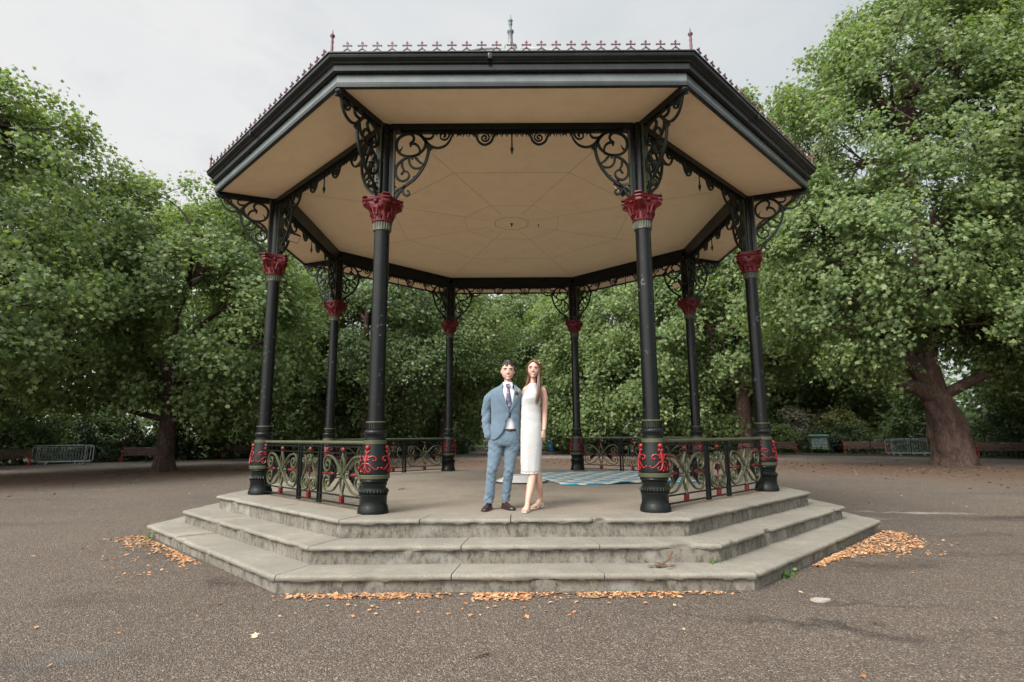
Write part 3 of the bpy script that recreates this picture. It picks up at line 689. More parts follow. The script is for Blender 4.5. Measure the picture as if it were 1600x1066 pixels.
for sg in (0,1):                                                     # lapels with their notch
    rows=[]
    for tt in np.linspace(0,1,26):
        z=1.185+(1.535-1.185)*tt; xi=edge(z)[sg]; w=np.interp(tt,[0,.15,.45,.66,.68,.72,.735,.86,1],[.004,.028,.062,.082,.052,.052,.068,.060,.030]); xo=xi+(w if sg else -w)
        q=[(xi,jy(xi,z,.016),z),((xi+xo)/2,jy((xi+xo)/2,z,.022),z),(xo,jy(xo,z,.018),z-.004),(xo,jy(xo,z,.009),z-.004),(xi,jy(xi,z,.006),z)]
        rows.append(q)
    lp=MB(); lp.rings(rows); pp(lp,'lapel',SUIT,jk,35)
for x0,z0,w,hh in ((.025,1.335,.09,.024),):                  # pocket flaps and breast pocket
    fl=MB(); rows=[[(x,jy(x,z,o_),z) for x in np.linspace(x0,x0+w,7)] for z,o_ in ((z0+hh/2,.013),(z0+hh/2,.018),(z0-hh/2,.018),(z0-hh/2,.012))]; fl.rings(rows,False,False)
    fl.f=fl.f; pp(fl,'pocket_flap',SUIT,jk,30)
bt=MB()
for z in (1.175,1.075): bt.tube([(-.048+.0*z,jy(-.05,z,.012) if z>1.1 else jy(-.09,z,.012),z)]*1+[(-.048,jy(-.05,z,.020) if z>1.1 else jy(-.09,z,.020),z)],.010,12) if z>1.1 else bt.tube([(-.098,jy(-.098,z,.012),z),(-.098,jy(-.098,z,.020),z)],.009,12)
pp(bt,'button',BELT,jk,40)
sl_=MB(); limb(sl_,[(-.262,CY,1.400),(-.318,-3.79,1.34),(-.350,-3.77,1.17),(-.344,-3.795,1.03),(-.316,-3.845,.895)],[.066,.066,.060,.055,.051],18,30); sl_.ball((-.228,CY,1.415),.070,16,12,(1.05,1,.82)); sl_.ball((-.255,CY,1.40),.070,16,12); o=pp(sl_,'sleeve',SUIT,jk); remesh(o,.006,3,.5); wrinkle(o,.009,(8,8,17,-15),1.3,lambda p:.4+1.2*math.exp(-((p[2]-1.14)/.12)**2)); wrinkle(o,.0035,(16,16,38,22),6.3)
sl_=MB(); limb(sl_,[(.070,CY,1.400),(.122,-3.75,1.33),(.160,-3.675,1.20),(.235,-3.655,1.165),(.305,-3.67,1.172)],[.066,.064,.058,.052,.046],18,30); sl_.ball((.038,CY,1.415),.070,16,12,(1.05,1,.82)); sl_.ball((.063,CY,1.40),.070,16,12); o=pp(sl_,'sleeve',SUIT,jk); remesh(o,.006,3,.5); wrinkle(o,.008,(14,14,24,16),2.3)
# buttonhole flower
f_=MB(); X0,Z0=.048,1.425; Y0=jy(X0,Z0,.03); f_.ball((X0-.012,Y0,Z0),.020,10,7)
for i in range(8): a=i*.785; f_.ball((X0-.012+.016*math.cos(a),Y0-.004,Z0+.016*math.sin(a)),.010,7,5)
fl=pp(f_,'buttonhole_flower',paint('dark_plum_petal',(.03,.012,.03),.6,.3),man,60)
f_=MB(); rg=np.random.default_rng(6)
for i in range(26):
    q=np.array([X0+.012,Y0+.004,Z0+.012])+rg.normal(size=3)*np.array([.010,.004,.022]); f_.ball(q,.0055,6,4,(.7,.6,1.6))
f_.tube([(X0,Y0,Z0),(X0-.01,Y0,Z0-.07)],.004,5); pp(f_,'sprig',paint('pale_green_sprig',(.25,.27,.12),.6,.4,(.40,.38,.24)),fl,60)
def shoe(heel,toe,par,mat,name='shoe',k=1.0):
    H=np.array(heel,float); T=np.array(toe,float); d=nz(T-H); Ln=np.linalg.norm(T-H); sd=np.array([-d[1],d[0],0]); m=MB(); rows=[]
    for u,w,h in ((0,.012,.035),(.03,.031,.072),(.12,.036,.082),(.28,.037,.085),(.42,.038,.072),(.58,.045,.055),(.76,.047,.044),(.90,.038,.036),(.97,.024,.028),(1,.008,.018)):
        p=H+d*Ln*u; row=[]
        for a in np.linspace(0,2*PI,19)[:-1]:
            c_,s_=math.cos(a),math.sin(a); z=.004+(h*max(0,s_)**.75 if s_>0 else 0); row.append(p+sd*w*k*math.copysign(abs(c_)**.8,c_)*(1 if s_<.5 else 1-.25*(s_-.5))+np.array([0,0,z]))
        rows.append(row)
    m.rings(rows); o=pp(m,name,mat,par,60)
    s2=MB(); rows=[]
    for u,w in ((-.005,.014),(.03,.034),(.28,.038),(.45,.040),(.6,.048),(.78,.050),(.92,.040),(1.01,.012)):
        p=H+d*Ln*u; rows.append([p+sd*w*k+[0,0,.003],p-sd*w*k+[0,0,.003],p-sd*w*k+[0,0,.018],p+sd*w*k+[0,0,.018]])
    s2.rings(rows); pp(s2,'sole',BELT,o,30); return o
SHOE=paint('dark_oxblood_leather',(.030,.014,.016),.18,.4,(.10,.05,.05)); shoe((-.298,-3.755,0),(-.368,-4.03,0),man,SHOE); shoe((-.140,-3.70,0),(-.005,-3.935,0),man,SHOE)
# ------------------------------------------------ the woman
wo=empty('person',(.24,-3.86,0)); tag(wo,'woman in a white lace knee length dress with long brown hair over one shoulder','person')
SKW=skinmat('woman_skin',(.50,.315,.245),(.52,.27,.21)); HW=paint('brown_long_hair',(.115,.052,.030),.45,.6,(.24,.125,.072)); WY=-3.86
b=MB(); lofts(b,dense([(.218,WY,.80,.115,.095),(.218,WY,.93,.125,.10),(.218,WY,1.05,.115,.085),(.218,WY,1.18,.100,.075),(.224,WY,1.30,.106,.085),(.228,WY,1.38,.108,.088),(.245,WY,1.44,.120,.070),(.255,WY,1.485,.105,.055),(.25,WY,1.52,.055,.045)]))
b.ball((.18,WY-.055,1.35),.044,12,9); b.ball((.27,WY-.055,1.35),.044,12,9)
limb(b,[(.250,WY+.01,1.49),(.252,WY+.004,1.56),(.258,WY+.014,1.64)],[.044,.036,.036])
L=face(b,(.262,WY-.018,1.735),.94,-9,4,2,True)
limb(b,[(.25,WY+.012,1.545),(.30,WY+.008,1.505),(.352,WY,1.468)],[.036,.036,.046]); limb(b,[(.25,WY+.012,1.545),(.205,WY+.008,1.505),(.165,WY,1.468)],[.036,.036,.046])
for sg,x in ((1,.352),(-1,.165)): b.ball((x,WY,1.462),.052,12,9,(1,.9,.9))
limb(b,[(.368,WY,1.455),(.392,-3.845,1.34),(.390,-3.83,1.18),(.384,-3.85,1.06),(.375,-3.89,.955)],[.049,.043,.037,.035,.025])
hand(b,(.373,-3.895,.95),(-.12,-.10,-1),(-.85,-.5,.1),(.35,-.95,0),.93,.30,.35)
limb(b,[(.160,WY+.01,1.455),(.09,-3.72,1.32),(.02,-3.63,1.20),(-.08,-3.625,1.14),(-.17,-3.645,1.13)],[.046,.040,.035,.032,.025])
hand(b,(-.172,-3.65,1.13),(-1,-.25,0),(0,0,1),(-.1,.9,0),.85,.5)
limb(b,[(.175,WY,.86),(.205,-3.875,.64),(.226,-3.90,.44),(.200,-3.935,.28),(.170,-3.985,.15),(.160,-4.0,.075)],[.085,.070,.050,.050,.036,.030]); limb(b,[(.262,WY,.86),(.270,-3.86,.64),(.290,-3.855,.44),(.312,-3.79,.28),(.326,-3.725,.16),(.333,-3.70,.10)],[.080,.058,.048,.049,.034,.030])
def foot(mb,heel,toe,hz):
    H=np.array(heel,float); T=np.array(toe,float); d=nz(T-H); sd=nz(np.array([-d[1],d[0],0])); Ln=np.linalg.norm(T-H); rows=[]
    for u,w,h,z in ((0,.020,.035,hz),(.12,.028,.055,hz),(.3,.027,.06,hz*.85),(.55,.034,.045,hz*.4),(.75,.040,.030,.022),(.9,.038,.022,.018),(1,.022,.014,.018)):
        p=H+d*Ln*u; p[2]=z; rows.append([p+sd*w*math.cos(a)+np.array([0,0,h*(.5+.5*math.sin(a))]) for a in np.linspace(0,2*PI,15)[:-1]])
    mb.rings(rows)
    for i,v in enumerate((-.030,-.015,0,.014,.028)):
        q=H+d*Ln*(.98-.02*abs(i-1))+sd*v; q[2]=.026; mb.ball(q,.0105,8,6); mb.ball(q+d*.012,.0085,8,6)
F1=((.172,-3.955,0),(.118,-4.155,0)); F2=((.345,-3.675,0),(.225,-3.845,0))
foot(b,*F1,.055); foot(b,*F2,.055)
o=pp(b,'body',SKW,wo); remesh(o,.0042,5,.45)
features(L,.94,wo,paint('brown_brow',(.07,.04,.028),.6,.2),(.46,.16,.15),.014,.032,(.09,.06,.05))
# dress
m,nt,out=newmat('white_lace'); t=NT(nt); v=t.coord(); vo=t.n('TexVoronoi'); vo.feature='DISTANCE_TO_EDGE'; vo.inputs['Scale'].default_value=75; t.l(v,vo.inputs[0]); v2=t.n('TexVoronoi'); v2.inputs['Scale'].default_value=170; t.l(v,v2.inputs[0])
lac=t.math('ADD',t.mapr(vo.outputs['Distance'],0,.12,1,0),t.mapr(v2.outputs['Distance'],.15,.5,.7,0)); 
t.bsdf(out,t.mix(t.mapr(lac,.2,1.1),(.38,.38,.37),(.56,.56,.55)),.9,.2,0,t.bump(lac,.35,.003),Sheen_Weight=.2)
DT=[(.452,.203,.121,.105),(.60,.209,.129,.112),(.80,.218,.135,.122),(.93,.218,.134,.122),(1.05,.216,.129,.106),(1.18,.216,.121,.092),(1.28,.217,.118,.100),(1.36,.222,.119,.122),(1.41,.232,.106,.108),(1.45,.240,.088,.082),(1.49,.245,.070,.064),(1.525,.248,.054,.054),(1.548,.250,.047,.048)]
d_=MB(); rows=[]
for z in np.linspace(.452,1.548,84):
    c_,rx,ry=[float(np.interp(z,[q[0] for q in DT],[q[i] for q in DT])) for i in (1,2,3)]; N=64
    rows.append([(c_+(rx+.004*math.sin(7*a+z*3)*max(0,(.9-z)))*math.copysign(abs(math.cos(a))**(2/2.15),math.cos(a)),WY-.002+(ry+.006*math.sin(9*a)*max(0,(.9-z)))*math.copysign(abs(math.sin(a))**(2/2.15),math.sin(a)),z+(.006*math.sin(a*16) if z<.46 else 0)) for a in np.linspace(0,2*PI,N+1)[:-1]])
d_.rings(rows,False); dr=pp(d_,'dress',m,wo); md=dr.modifiers.new('s','SOLIDIFY'); md.thickness=.004; apply_mods(dr); wrinkle(dr,.006,(8,8,12,5),4.4,lambda p:.3+1.0*math.exp(-((p[2]-1.12)/.12)**2))
hm=MB(); hm.rings([[(.203+rx*math.cos(a),WY+ry*math.sin(a),z+.0025*math.sin(20*a)) for a in np.linspace(0,2*PI,61)[:-1]] for z,rx,ry in ((.462,.120,.104),(.435,.122,.106),(.435,.119,.103),(.462,.117,.101))],False); pp(hm,'hem_trim',clothmat('sheer_hem',(.52,.48,.44),(.66,.63,.60)),dr,60)
# hair
h=MB(); hair_rg=np.random.default_rng(8)
h.ball(L(0,.016,.010),.1,22,14,(.80*.94,.94*.96,1.16*.94))
hd=pp(h,'hair',HW,wo,60); bm=bmesh.new(); bm.from_mesh(hd.data); bmesh.ops.subdivide_edges(bm,edges=bm.edges[:],cuts=2,use_grid_fill=True); Mi=Vector((.262,WY-.018,1.735))
dl=[v for v in bm.verts if (v.co.y-Mi.y)<-.028-.25*max(0,(.02-abs(v.co.x-Mi.x)))*0 and (v.co.z-Mi.z)<.074-.55*max(0,abs(v.co.x-Mi.x+.008)-.015)]; bmesh.ops.delete(bm,geom=dl,context='VERTS'); bm.to_mesh(hd.data); bm.free()
def lock(pts,r,n=6,jit=.008):
    q=MB()
    for i in range(n):
        of=hair_rg.normal(size=3)*jit; P=np.array([np.array(p)+of*(.4+.9*k/len(pts))+hair_rg.normal(size=3)*.002 for k,p in enumerate(pts)]); cc=curve(P,22); q.tube(cc,r*np.interp(np.linspace(0,1,len(cc)),[0,.2,.7,1],[.7,1,.8,.15]),6)
    return q
def LL(*p): return L(*p)
q=lock([LL(.002,-.070,.108),LL(.045,-.074,.085),LL(.076,-.036,.030),LL(.084,-.018,-.040),LL(.078,-.030,-.11),(.318,WY-.085,1.54),(.312,WY-.115,1.46),(.303,WY-.135,1.38),(.288,WY-.130,1.285)],.010,26,.009); pp(q,'lock',HW,hd,60)
q=lock([LL(.03,-.02,.118),LL(.074,.0,.06),LL(.084,.012,-.03),LL(.082,.01,-.11),(.335,WY-.03,1.54),(.330,WY-.075,1.47),(.315,WY-.11,1.40),(.296,WY-.125,1.31)],.011,24,.010); pp(q,'lock',HW,hd,60)
q=lock([LL(-.004,-.070,.108),LL(-.046,-.066,.085),LL(-.074,-.034,.040),LL(-.084,.004,-.02),LL(-.074,.045,-.09),(.180,WY+.05,1.57),(.160,WY+.06,1.52),(.135,WY+.06,1.47)],.008,14,.006); pp(q,'lock',HW,hd,60)
q=lock([LL(0,.10,.06),LL(0,.112,-.03),LL(.01,.10,-.12),(.26,WY+.075,1.55),(.26,WY+.09,1.44),(.26,WY+.09,1.34)],.014,40,.028); pp(q,'lock',HW,hd,60)
pr=MB()
for i in range(16): p=L(.060+.018*math.sin(i*2.1),-.062+.006*i,.095-.010*i+.008*math.cos(i*3)); pr.ball(p,.0065+.003*(i%2),7,5)
pp(pr,'hair_flowers',paint('white_hair_flower',(.70,.68,.64),.6,.1),hd,60)
bc=MB(); bc.tube([(.376+.029*math.cos(a),-3.888+.027*math.sin(a),.962+.004*math.cos(a)) for a in np.linspace(0,2*PI,20)],.0035,6); pp(bc,'bracelet',paint('dark_bracelet',(.12,.09,.06),.3,.2),wo,60)
GOLD=paint('pale_gold_leather',(.58,.48,.36),.35,.4,(.72,.66,.56))
for H,T in (F1,F2):
    H=np.array(H);T=np.array(T); d=nz(T-H); sd=np.array([-d[1],d[0],0]); Ln=np.linalg.norm(T-H); s2=MB(); rows=[]
    for u,w,z in ((-.02,.02,.053),(.12,.030,.053),(.3,.028,.042),(.55,.035,.018),(.75,.042,.006),(.95,.040,.004),(1.08,.022,.004)):
        p=H+d*Ln*u; rows.append([p+sd*w+[0,0,z],p-sd*w+[0,0,z],p-sd*w+[0,0,z+.012],p+sd*w+[0,0,z+.012]])
    s2.rings(rows); so_=pp(s2,'sandal',GOLD,wo,40)
    hb=MB(); p=H+d*.015; hb.rings([[p+sd*a*w+d*b_*w+np.array([0,0,z]) for a,b_ in ((1,1),(-1,1),(-1,-1),(1,-1))] for z,w in ((.002,.022),(.056,.028))]); pp(hb,'heel',GOLD,so_,20)
    for u,w,h_ in ((.70,.043,.040),(.34,.030,.055)):
        st=MB(); p=H+d*Ln*u; z0=.012 if u>.5 else .04; st.sweep([p+sd*w*math.cos(a)+np.array([0,0,z0+h_*math.sin(a)]) for a in np.linspace(0,PI,16)],[(-.003,-.014),(.003,-.014),(.003,.014),(-.003,.014)],up=d); pp(st,'strap',GOLD,so_,40)
# ================================================================ GROUND
def ground_mat():
    m,nt,out=newmat('gravel_asphalt'); t=NT(nt); p=t.pos()
    sx=t.n('SeparateXYZ'); t.l(p,sx.inputs[0]); X,Y=sx.outputs[0],sx.outputs[1]
    vo=t.n('TexVoronoi'); vo.inputs['Scale'].default_value=105; t.l(p,vo.inputs['Vector'])
    vs_=t.n('SeparateXYZ'); t.l(vo.outputs['Color'],vs_.inputs[0]); rnd=vs_.outputs[0]; rn2=vs_.outputs[1]
    v2=t.n('TexVoronoi'); v2.inputs['Scale'].default_value=170; t.l(p,v2.inputs['Vector']); s2=t.n('SeparateXYZ'); t.l(v2.outputs['Color'],s2.inputs[0])
    big=t.noise(.22,5,.6,p,.3); mid=t.noise(1.1,5,.62,p,.4); fine=t.noise(7,4,.65,p)
    chip=t.ramp(rnd,(0,(.030,.022,.017)),(.30,(.062,.046,.036)),(.60,(.104,.080,.062)),(.82,(.152,.120,.093)),(.95,(.22,.182,.146)),(1,(.38,.34,.29)))
    sand=t.ramp(s2.outputs[0],(0,(.034,.026,.020)),(.5,(.086,.066,.051)),(1,(.145,.115,.090)))
    c=t.mix(.30,chip,sand)
    c=t.mix(t.mapr(mid,.32,.72,.0,.30),c,t.mix(1,c,(1.45,1.40,1.33),'MULTIPLY'))
    c=t.mix(t.mapr(big,.42,.70,0,.38),c,t.mix(1,c,(.58,.575,.575),'MULTIPLY'))
    # distance from the stand, broken up by noise
    r=t.math('SQRT',t.math('ADD',t.math('MULTIPLY',X,X),t.math('MULTIPLY',Y,Y)))
    rn=t.math('ADD',r,t.math('MULTIPLY',t.math('SUBTRACT',t.noise(.30,4,.6,p),.5),5))
    lit=t.math('MULTIPLY',t.mapr(rn,13.0,17.5),t.mapr(rn,23.0,26.0,1,0))
    lb=t.ramp(t.noise(26,5,.75,p),(.30,(.045,.028,.019)),(.5,(.092,.056,.036)),(.62,(.135,.080,.048)),(.75,(.21,.128,.075)))
    c=t.mix(t.math('MULTIPLY',lit,t.mapr(fine,.28,.55,.65,1.0)),c,lb)
    pth=t.math('MULTIPLY',t.mapr(rn,24.0,27.0),t.mapr(r,40.0,44.0,1,0))
    c=t.mix(t.math('MULTIPLY',pth,.75),c,t.mix(fine,(.19,.155,.128),(.27,.23,.19)))
    ed=t.mapr(t.math('ADD',r,t.math('MULTIPLY',t.math('SUBTRACT',mid,.5),2.5)),33.2,34.2)
    gap=t.mapr(t.math('ABSOLUTE',X),3.3,4.0)
    soil=t.ramp(t.noise(9,5,.7,p),(.35,(.022,.02,.014)),(.55,(.045,.04,.022)),(.7,(.05,.065,.025)))
    c=t.mix(t.math('MULTIPLY',ed,t.math('MAXIMUM',gap,t.mapr(Y,0,1,1,0))),c,soil)
    # stains, worn patches and pale scuffs with shapes of their own: x, y, rx, ry, angle, strength, colour
    W_=t.n('VectorMath',operation='ADD'); nd=t.n('TexNoise'); nd.inputs['Scale'].default_value=2.6; nd.inputs['Detail'].default_value=5; t.l(p,nd.inputs['Vector'])
    sc=t.n('VectorMath',operation='MULTIPLY_ADD'); t.l(nd.outputs['Color'],sc.inputs[0]); sc.inputs[1].default_value=(.9,.9,0); sc.inputs[2].default_value=(-.45,-.45,0); t.l(p,W_.inputs[0]); t.l(sc.outputs[0],W_.inputs[1])
    wx=t.n('SeparateXYZ'); t.l(W_.outputs[0],wx.inputs[0])
    brk=t.mapr(t.noise(4.5,5,.7,p),.30,.58,.30,1); D=(.045,.041,.04)
    for (x,y,rx,ry,a,st,col) in [(2.1,-6.35,.85,.11,-18,.85,D),(2.75,-6.62,.40,.10,-25,.7,D),(3.9,-6.75,.65,.10,-14,.8,D),(4.2,-4.45,.65,.22,10,.85,D),(6.2,-5.3,.75,.16,-8,.85,D),(5.6,-3.9,.7,.12,-5,.6,D),(3.1,-5.9,.55,.08,-8,.7,D),
        (6.7,-2.6,.8,.12,0,.6,D),(8.6,-1.0,1.15,.30,0,.95,(.035,.028,.025)),(5.9,-.9,.6,.1,-6,.45,(.34,.31,.27)),(7.4,-.25,.95,.11,-14,.55,(.40,.37,.33)),(-3.06,-6.98,.24,.13,20,.6,(.13,.128,.122)),(-1.75,-7.75,.22,.07,0,.5,(.12,.12,.118)),(-3.3,-7.1,.55,.22,10,.6,D),
        (-.6,-7.9,.5,.12,0,.4,D),(1.6,-7.6,.7,.14,-10,.55,D),(3.2,-7.9,.7,.12,5,.5,D),(-2.9,-4.95,.35,.12,-40,.75,(.05,.05,.055)),(-4.6,-3.6,.6,.15,-40,.5,D),(-3.8,-5.6,.8,.2,10,.35,D),(7.9,-4.4,.9,.15,-10,.6,D),(9.5,-2.6,.9,.15,0,.5,D),(-9,-1,1.6,.25,5,.4,D),(-12,3,2,.3,0,.4,D),(12,3,2,.3,0,.4,D)]:
        ca,sa=math.cos(R_(a)),math.sin(R_(a))
        dx=t.math('SUBTRACT',wx.outputs[0],x); dy=t.math('SUBTRACT',wx.outputs[1],y)
        u=t.math('ADD',t.math('MULTIPLY',dx,ca/rx),t.math('MULTIPLY',dy,sa/rx)); v=t.math('ADD',t.math('MULTIPLY',dx,-sa/ry),t.math('MULTIPLY',dy,ca/ry))
        q=t.math('SQRT',t.math('ADD',t.math('MULTIPLY',u,u),t.math('MULTIPLY',v,v)))
        c=t.mix(t.math('MULTIPLY',t.math('MULTIPLY',t.mapr(q,.15,1.45,1,0),brk),st*1.05,True),c,t.mix(1,c,(.36,.36,.37),'MULTIPLY') if max(col)<.06 else col)
    h=t.math('ADD',t.math('MULTIPLY',vo.outputs['Distance'],-30),t.math('MULTIPLY',rn2,.5))
    t.bsdf(out,c,.9,.3,0,t.bump(h,.5,.004)); return m
gm=ground_mat(); xs=np.concatenate([[-320,-160,-80],np.linspace(-48,48,129),[80,160,320]])
GXY=np.stack(np.meshgrid(xs,xs),-1).reshape(-1,2); n=len(xs)
def gh(x,y):
    return GZ+.012*mnoise.noise(Vector((x*.35,y*.35,1.7)))*min(1,max(0,(math.hypot(x,y)-6.3)/2))
GV=np.array([(x,y,gh(x,y)) for x,y in GXY]); i=np.arange(n-1); a=(i[:,None]*n+i[None,:]).ravel()
tag(np_mesh('ground',GV,[np.stack([a,a+1,a+n+1,a+n],1)],gm,None,True),kind='structure')

# ================================================================ TREES
def leafmat(name,c0,c1,c2,tr=.35,rough=.42):
    m,nt,out=newmat(name); t=NT(nt); g=t.n('NewGeometry'); r=g.outputs['Random Per Island']
    big=t.noise(.55,3,.6,g.outputs['Position'])
    c=t.ramp(r,(0,c0),(.55,c1),(.93,c2),(1,(c2[0]*1.2,c2[1]*1.08,c2[2]*.95)))
    c=t.mix(t.mapr(big,.35,.68,0,.45),c,t.mix(1,c,(1.22,1.12,.85),'MULTIPLY'))
    b=t.n('BsdfPrincipled'); t.l(c,b.inputs['Base Color']); b.inputs['Roughness'].default_value=rough+.08; b.inputs['Specular IOR Level'].default_value=.28
    tl=t.n('BsdfTranslucent'); t.l(t.mix(1,c,(1.25,1.35,.6),'MULTIPLY'),tl.inputs[0])
    mx=t.n('MixShader'); mx.inputs[0].default_value=tr; t.l(b.outputs[0],mx.inputs[1]); t.l(tl.outputs[0],mx.inputs[2]); t.l(mx.outputs[0],out.inputs[0]); return m
LEAF=leafmat('plane_leaves',(.078,.126,.050),(.140,.198,.080),(.218,.272,.130),.44)
LEAFD=leafmat('dark_leaves',(.064,.106,.044),(.112,.165,.074),(.180,.230,.120),.44)
SHRUB=leafmat('dark_shrub_leaves',(.028,.050,.022),(.052,.084,.036),(.090,.125,.058),.3,.4)
SHRUBB=leafmat('bright_shrub_leaves',(.060,.100,.030),(.105,.155,.050),(.16,.21,.08))
SHRUBV=leafmat('pale_variegated_leaves',(.09,.105,.04),(.17,.175,.075),(.30,.29,.14))
SHRUBG=leafmat('grey_shrub_leaves',(.11,.115,.085),(.17,.165,.12),(.22,.20,.15),.2,.6)
def barkmat(name,a,b,c):
    m,nt,out=newmat(name); t=NT(nt); v=t.coord((1,1,.35))
    n1=t.noise(3.5,6,.7,v,.5); n2=t.noise(16,5,.7,v); k=t.mix(t.mapr(n1,.40,.60),a,b); k=t.mix(t.mapr(n2,.50,.62,0,.8),k,c); k=t.mix(t.mapr(t.noise(1.3,4,.6,v),.5,.62,0,.5),k,tuple(x*.6 for x in a))
    t.bsdf(out,k,.9,.2,0,t.bump(t.math('ADD',n1,n2),1.0,.12)); return m
BARK=barkmat('brown_bark',(.050,.030,.024),(.095,.060,.047),(.15,.11,.09))
BARKP=barkmat('plane_bark',(.085,.052,.042),(.150,.100,.082),(.045,.032,.027))
LT=[np.array([(0,0),(.45,.05),(.27,.30),(.56,.56),(.19,.62),(0,1.0)]),np.array([(0,0),(.42,.38),(.30,.8),(0,1.05)])]
def leaves(P,Nn,Tp,size,tpl=0,fold=.30):
    """leaf blades at points P with normals Nn and tip directions Tp"""
    n=len(P); Nn=Nn/np.linalg.norm(Nn,axis=1,keepdims=True); Tp=Tp-Nn*np.sum(Tp*Nn,1,keepdims=True); Tp/=np.linalg.norm(Tp,axis=1,keepdims=True)+1e-9
    S=np.cross(Tp,Nn); h=LT[tpl]; k=len(h); size=size[:,None]
    rows=[]
    for x,y in h: rows.append(P+(S*x+Tp*(y-.3)+Nn*(-fold*x-.12*y*y))*size)
    for x,y in h[1:-1]: rows.append(P+(-S*x+Tp*(y-.3)+Nn*(-fold*x-.12*y*y))*size)
    V=np.stack(rows,1).reshape(-1,3); m=2*k-2; b=(np.arange(n)*m)[:,None]
    A=b+np.arange(k)[None,:]; B=b+np.array([0]+[k-1]+list(range(2*k-3,k-1,-1)))[None,:]
    return V,[A,B]
def crown_points(ells,nc,cs,rg,zmin,inner=.55,hs=0,clear=None):
    E=np.array(ells,float); w=(E[:,3]*E[:,4]*E[:,5])**(2/3); w/=w.sum(); C=[];O=[]
    while len(C)<nc:
        e=E[rg.choice(len(E),p=w)]; d=unit(1,rg)[0]; tt=1.02-(1-inner)*rg.random()**1.5; tt+=(rg.random()<.14)*rg.uniform(.03,.16)
        c=e[:3]+d*e[3:]*tt
        if c[2]<zmin: continue
        if mnoise.noise(Vector(c)*.30+Vector((hs,0,0)))>(.30 if nc>1000 else .20): continue
        if clear and clear(c): continue
        if any(np.sum(((c-q[:3])/q[3:])**2)<.42 for q in E if q is not e): continue
        C.append(c); O.append(nz(d/e[3:]))
    return np.array(C),np.array(O)
def foliage(C,O,per,cs,leaf,rg,flat=.5,tpl=0,rag=.22):
    P=[];N=[];T=[]
    for c,o in zip(C,O):
        s=cs*rg.uniform(.65,1.3); k=int(per*(s/cs)**1.5); lz=nz(np.array([0,0,.85])+o*.75+rg.normal(size=3)*.22); a=nz(np.cross(lz,rg.normal(size=3))); b=np.cross(lz,a)
        u=unit(k,rg)*(rg.random((k,1))**.45); u*=np.where(rg.random((k,1))<rag,1.55,1)
        loc=(u[:,:1]*a+u[:,1:2]*b)*s+u[:,2:]*lz*s*flat; loc[:,2]-=.16*s*(u[:,0]**2+u[:,1]**2)
        P.append(c+loc); N.append(lz[None]*.9+o[None]*.25+rg.normal(size=(k,3))*.62); T.append(loc/s*.8+rg.normal(size=(k,3))*.5+np.array([0,0,-.45]))
    P=np.vstack(P);N=np.vstack(N);T=np.vstack(T); return leaves(P,N,T,leaf*rg.uniform(.5,1.25,len(P)),tpl)
def limbs(mb,stem,C,rg,nl,r0,twigs=2):
    """limbs from the stem to groups of leaf clumps, twigs on to the clumps"""
    k=C[rg.choice(len(C),nl,replace=False)]
    for _ in range(4):
        lab=np.argmin(((C[:,None]-k[None])**2).sum(2),1); k=np.array([C[lab==i].mean(0) if (lab==i).any() else k[i] for i in range(nl)])
    S=np.array(stem)
    for i in range(nl):
        g=C[lab==i]
        if not len(g): continue
        d=k[i]; j=int(np.clip(np.searchsorted(S[:,2],d[2]-1.1*np.hypot(*(d[:2]-S[0,:2]))*.75),1,len(S)-1)); j=max(j,int(np.searchsorted(S[:,2],2.9))); j=min(j,len(S)-1); s=S[j]
        m1=s+(d-s)*.33+np.array([0,0,.35])+rg.normal(size=3)*.3; m2=s+(d-s)*.68+rg.normal(size=3)*.4
        p=curve([s,m1,m2,d],12); rr=np.linspace(r0,.03,len(p)); mb.tube(p,rr,7)
        for c in g[rg.permutation(len(g))[:max(twigs,int(len(g)*.55))]]:
            q=p[rg.integers(len(p)//3,len(p))]; mid=(q+c)/2+rg.normal(size=3)*.22+np.array([0,0,.12]); mb.tube(curve([q,mid,c],6),np.linspace(.045,.010,len(curve([q,mid,c],6))),4)
def trunk_mesh(mb,stem,rad,lump=.0,flare=1.5,n=18,seed=0,k=22):
    c=curve(stem,k); m=len(c); zz=np.linspace(0,1,len(stem)); rr=np.interp(np.linspace(0,1,m),zz,rad); rings=[]
    for i in range(m):
        fl=1+(flare-1)*math.exp(-(c[i][2]-c[0][2])/.45)
        row=[]
        for j in range(n):
            a=2*PI*j/n; e=1+lump*mnoise.noise(Vector((math.cos(a)*1.6+seed,math.sin(a)*1.6,c[i][2]*1.3)))+lump*.6*mnoise.noise(Vector((math.cos(a)*4,math.sin(a)*4+seed,c[i][2]*3)))+lump*1.1*max(0,mnoise.noise(Vector((math.cos(a)*2.3+9,math.sin(a)*2.3,c[i][2]*1.9+seed)))-.1)*(1 if 1<c[i][2]<4 else .2)+(.05*math.cos(7*a+c[i][2]*.5) if lump>.1 else 0)
            k=1+(fl-1)*(1+.5*math.cos(5*a+seed)); row.append((c[i][0]+rr[i]*e*k*math.cos(a),c[i][1]+rr[i]*e*k*math.sin(a),c[i][2]))
        rings.append(row)
    mb.rings(rings); return c
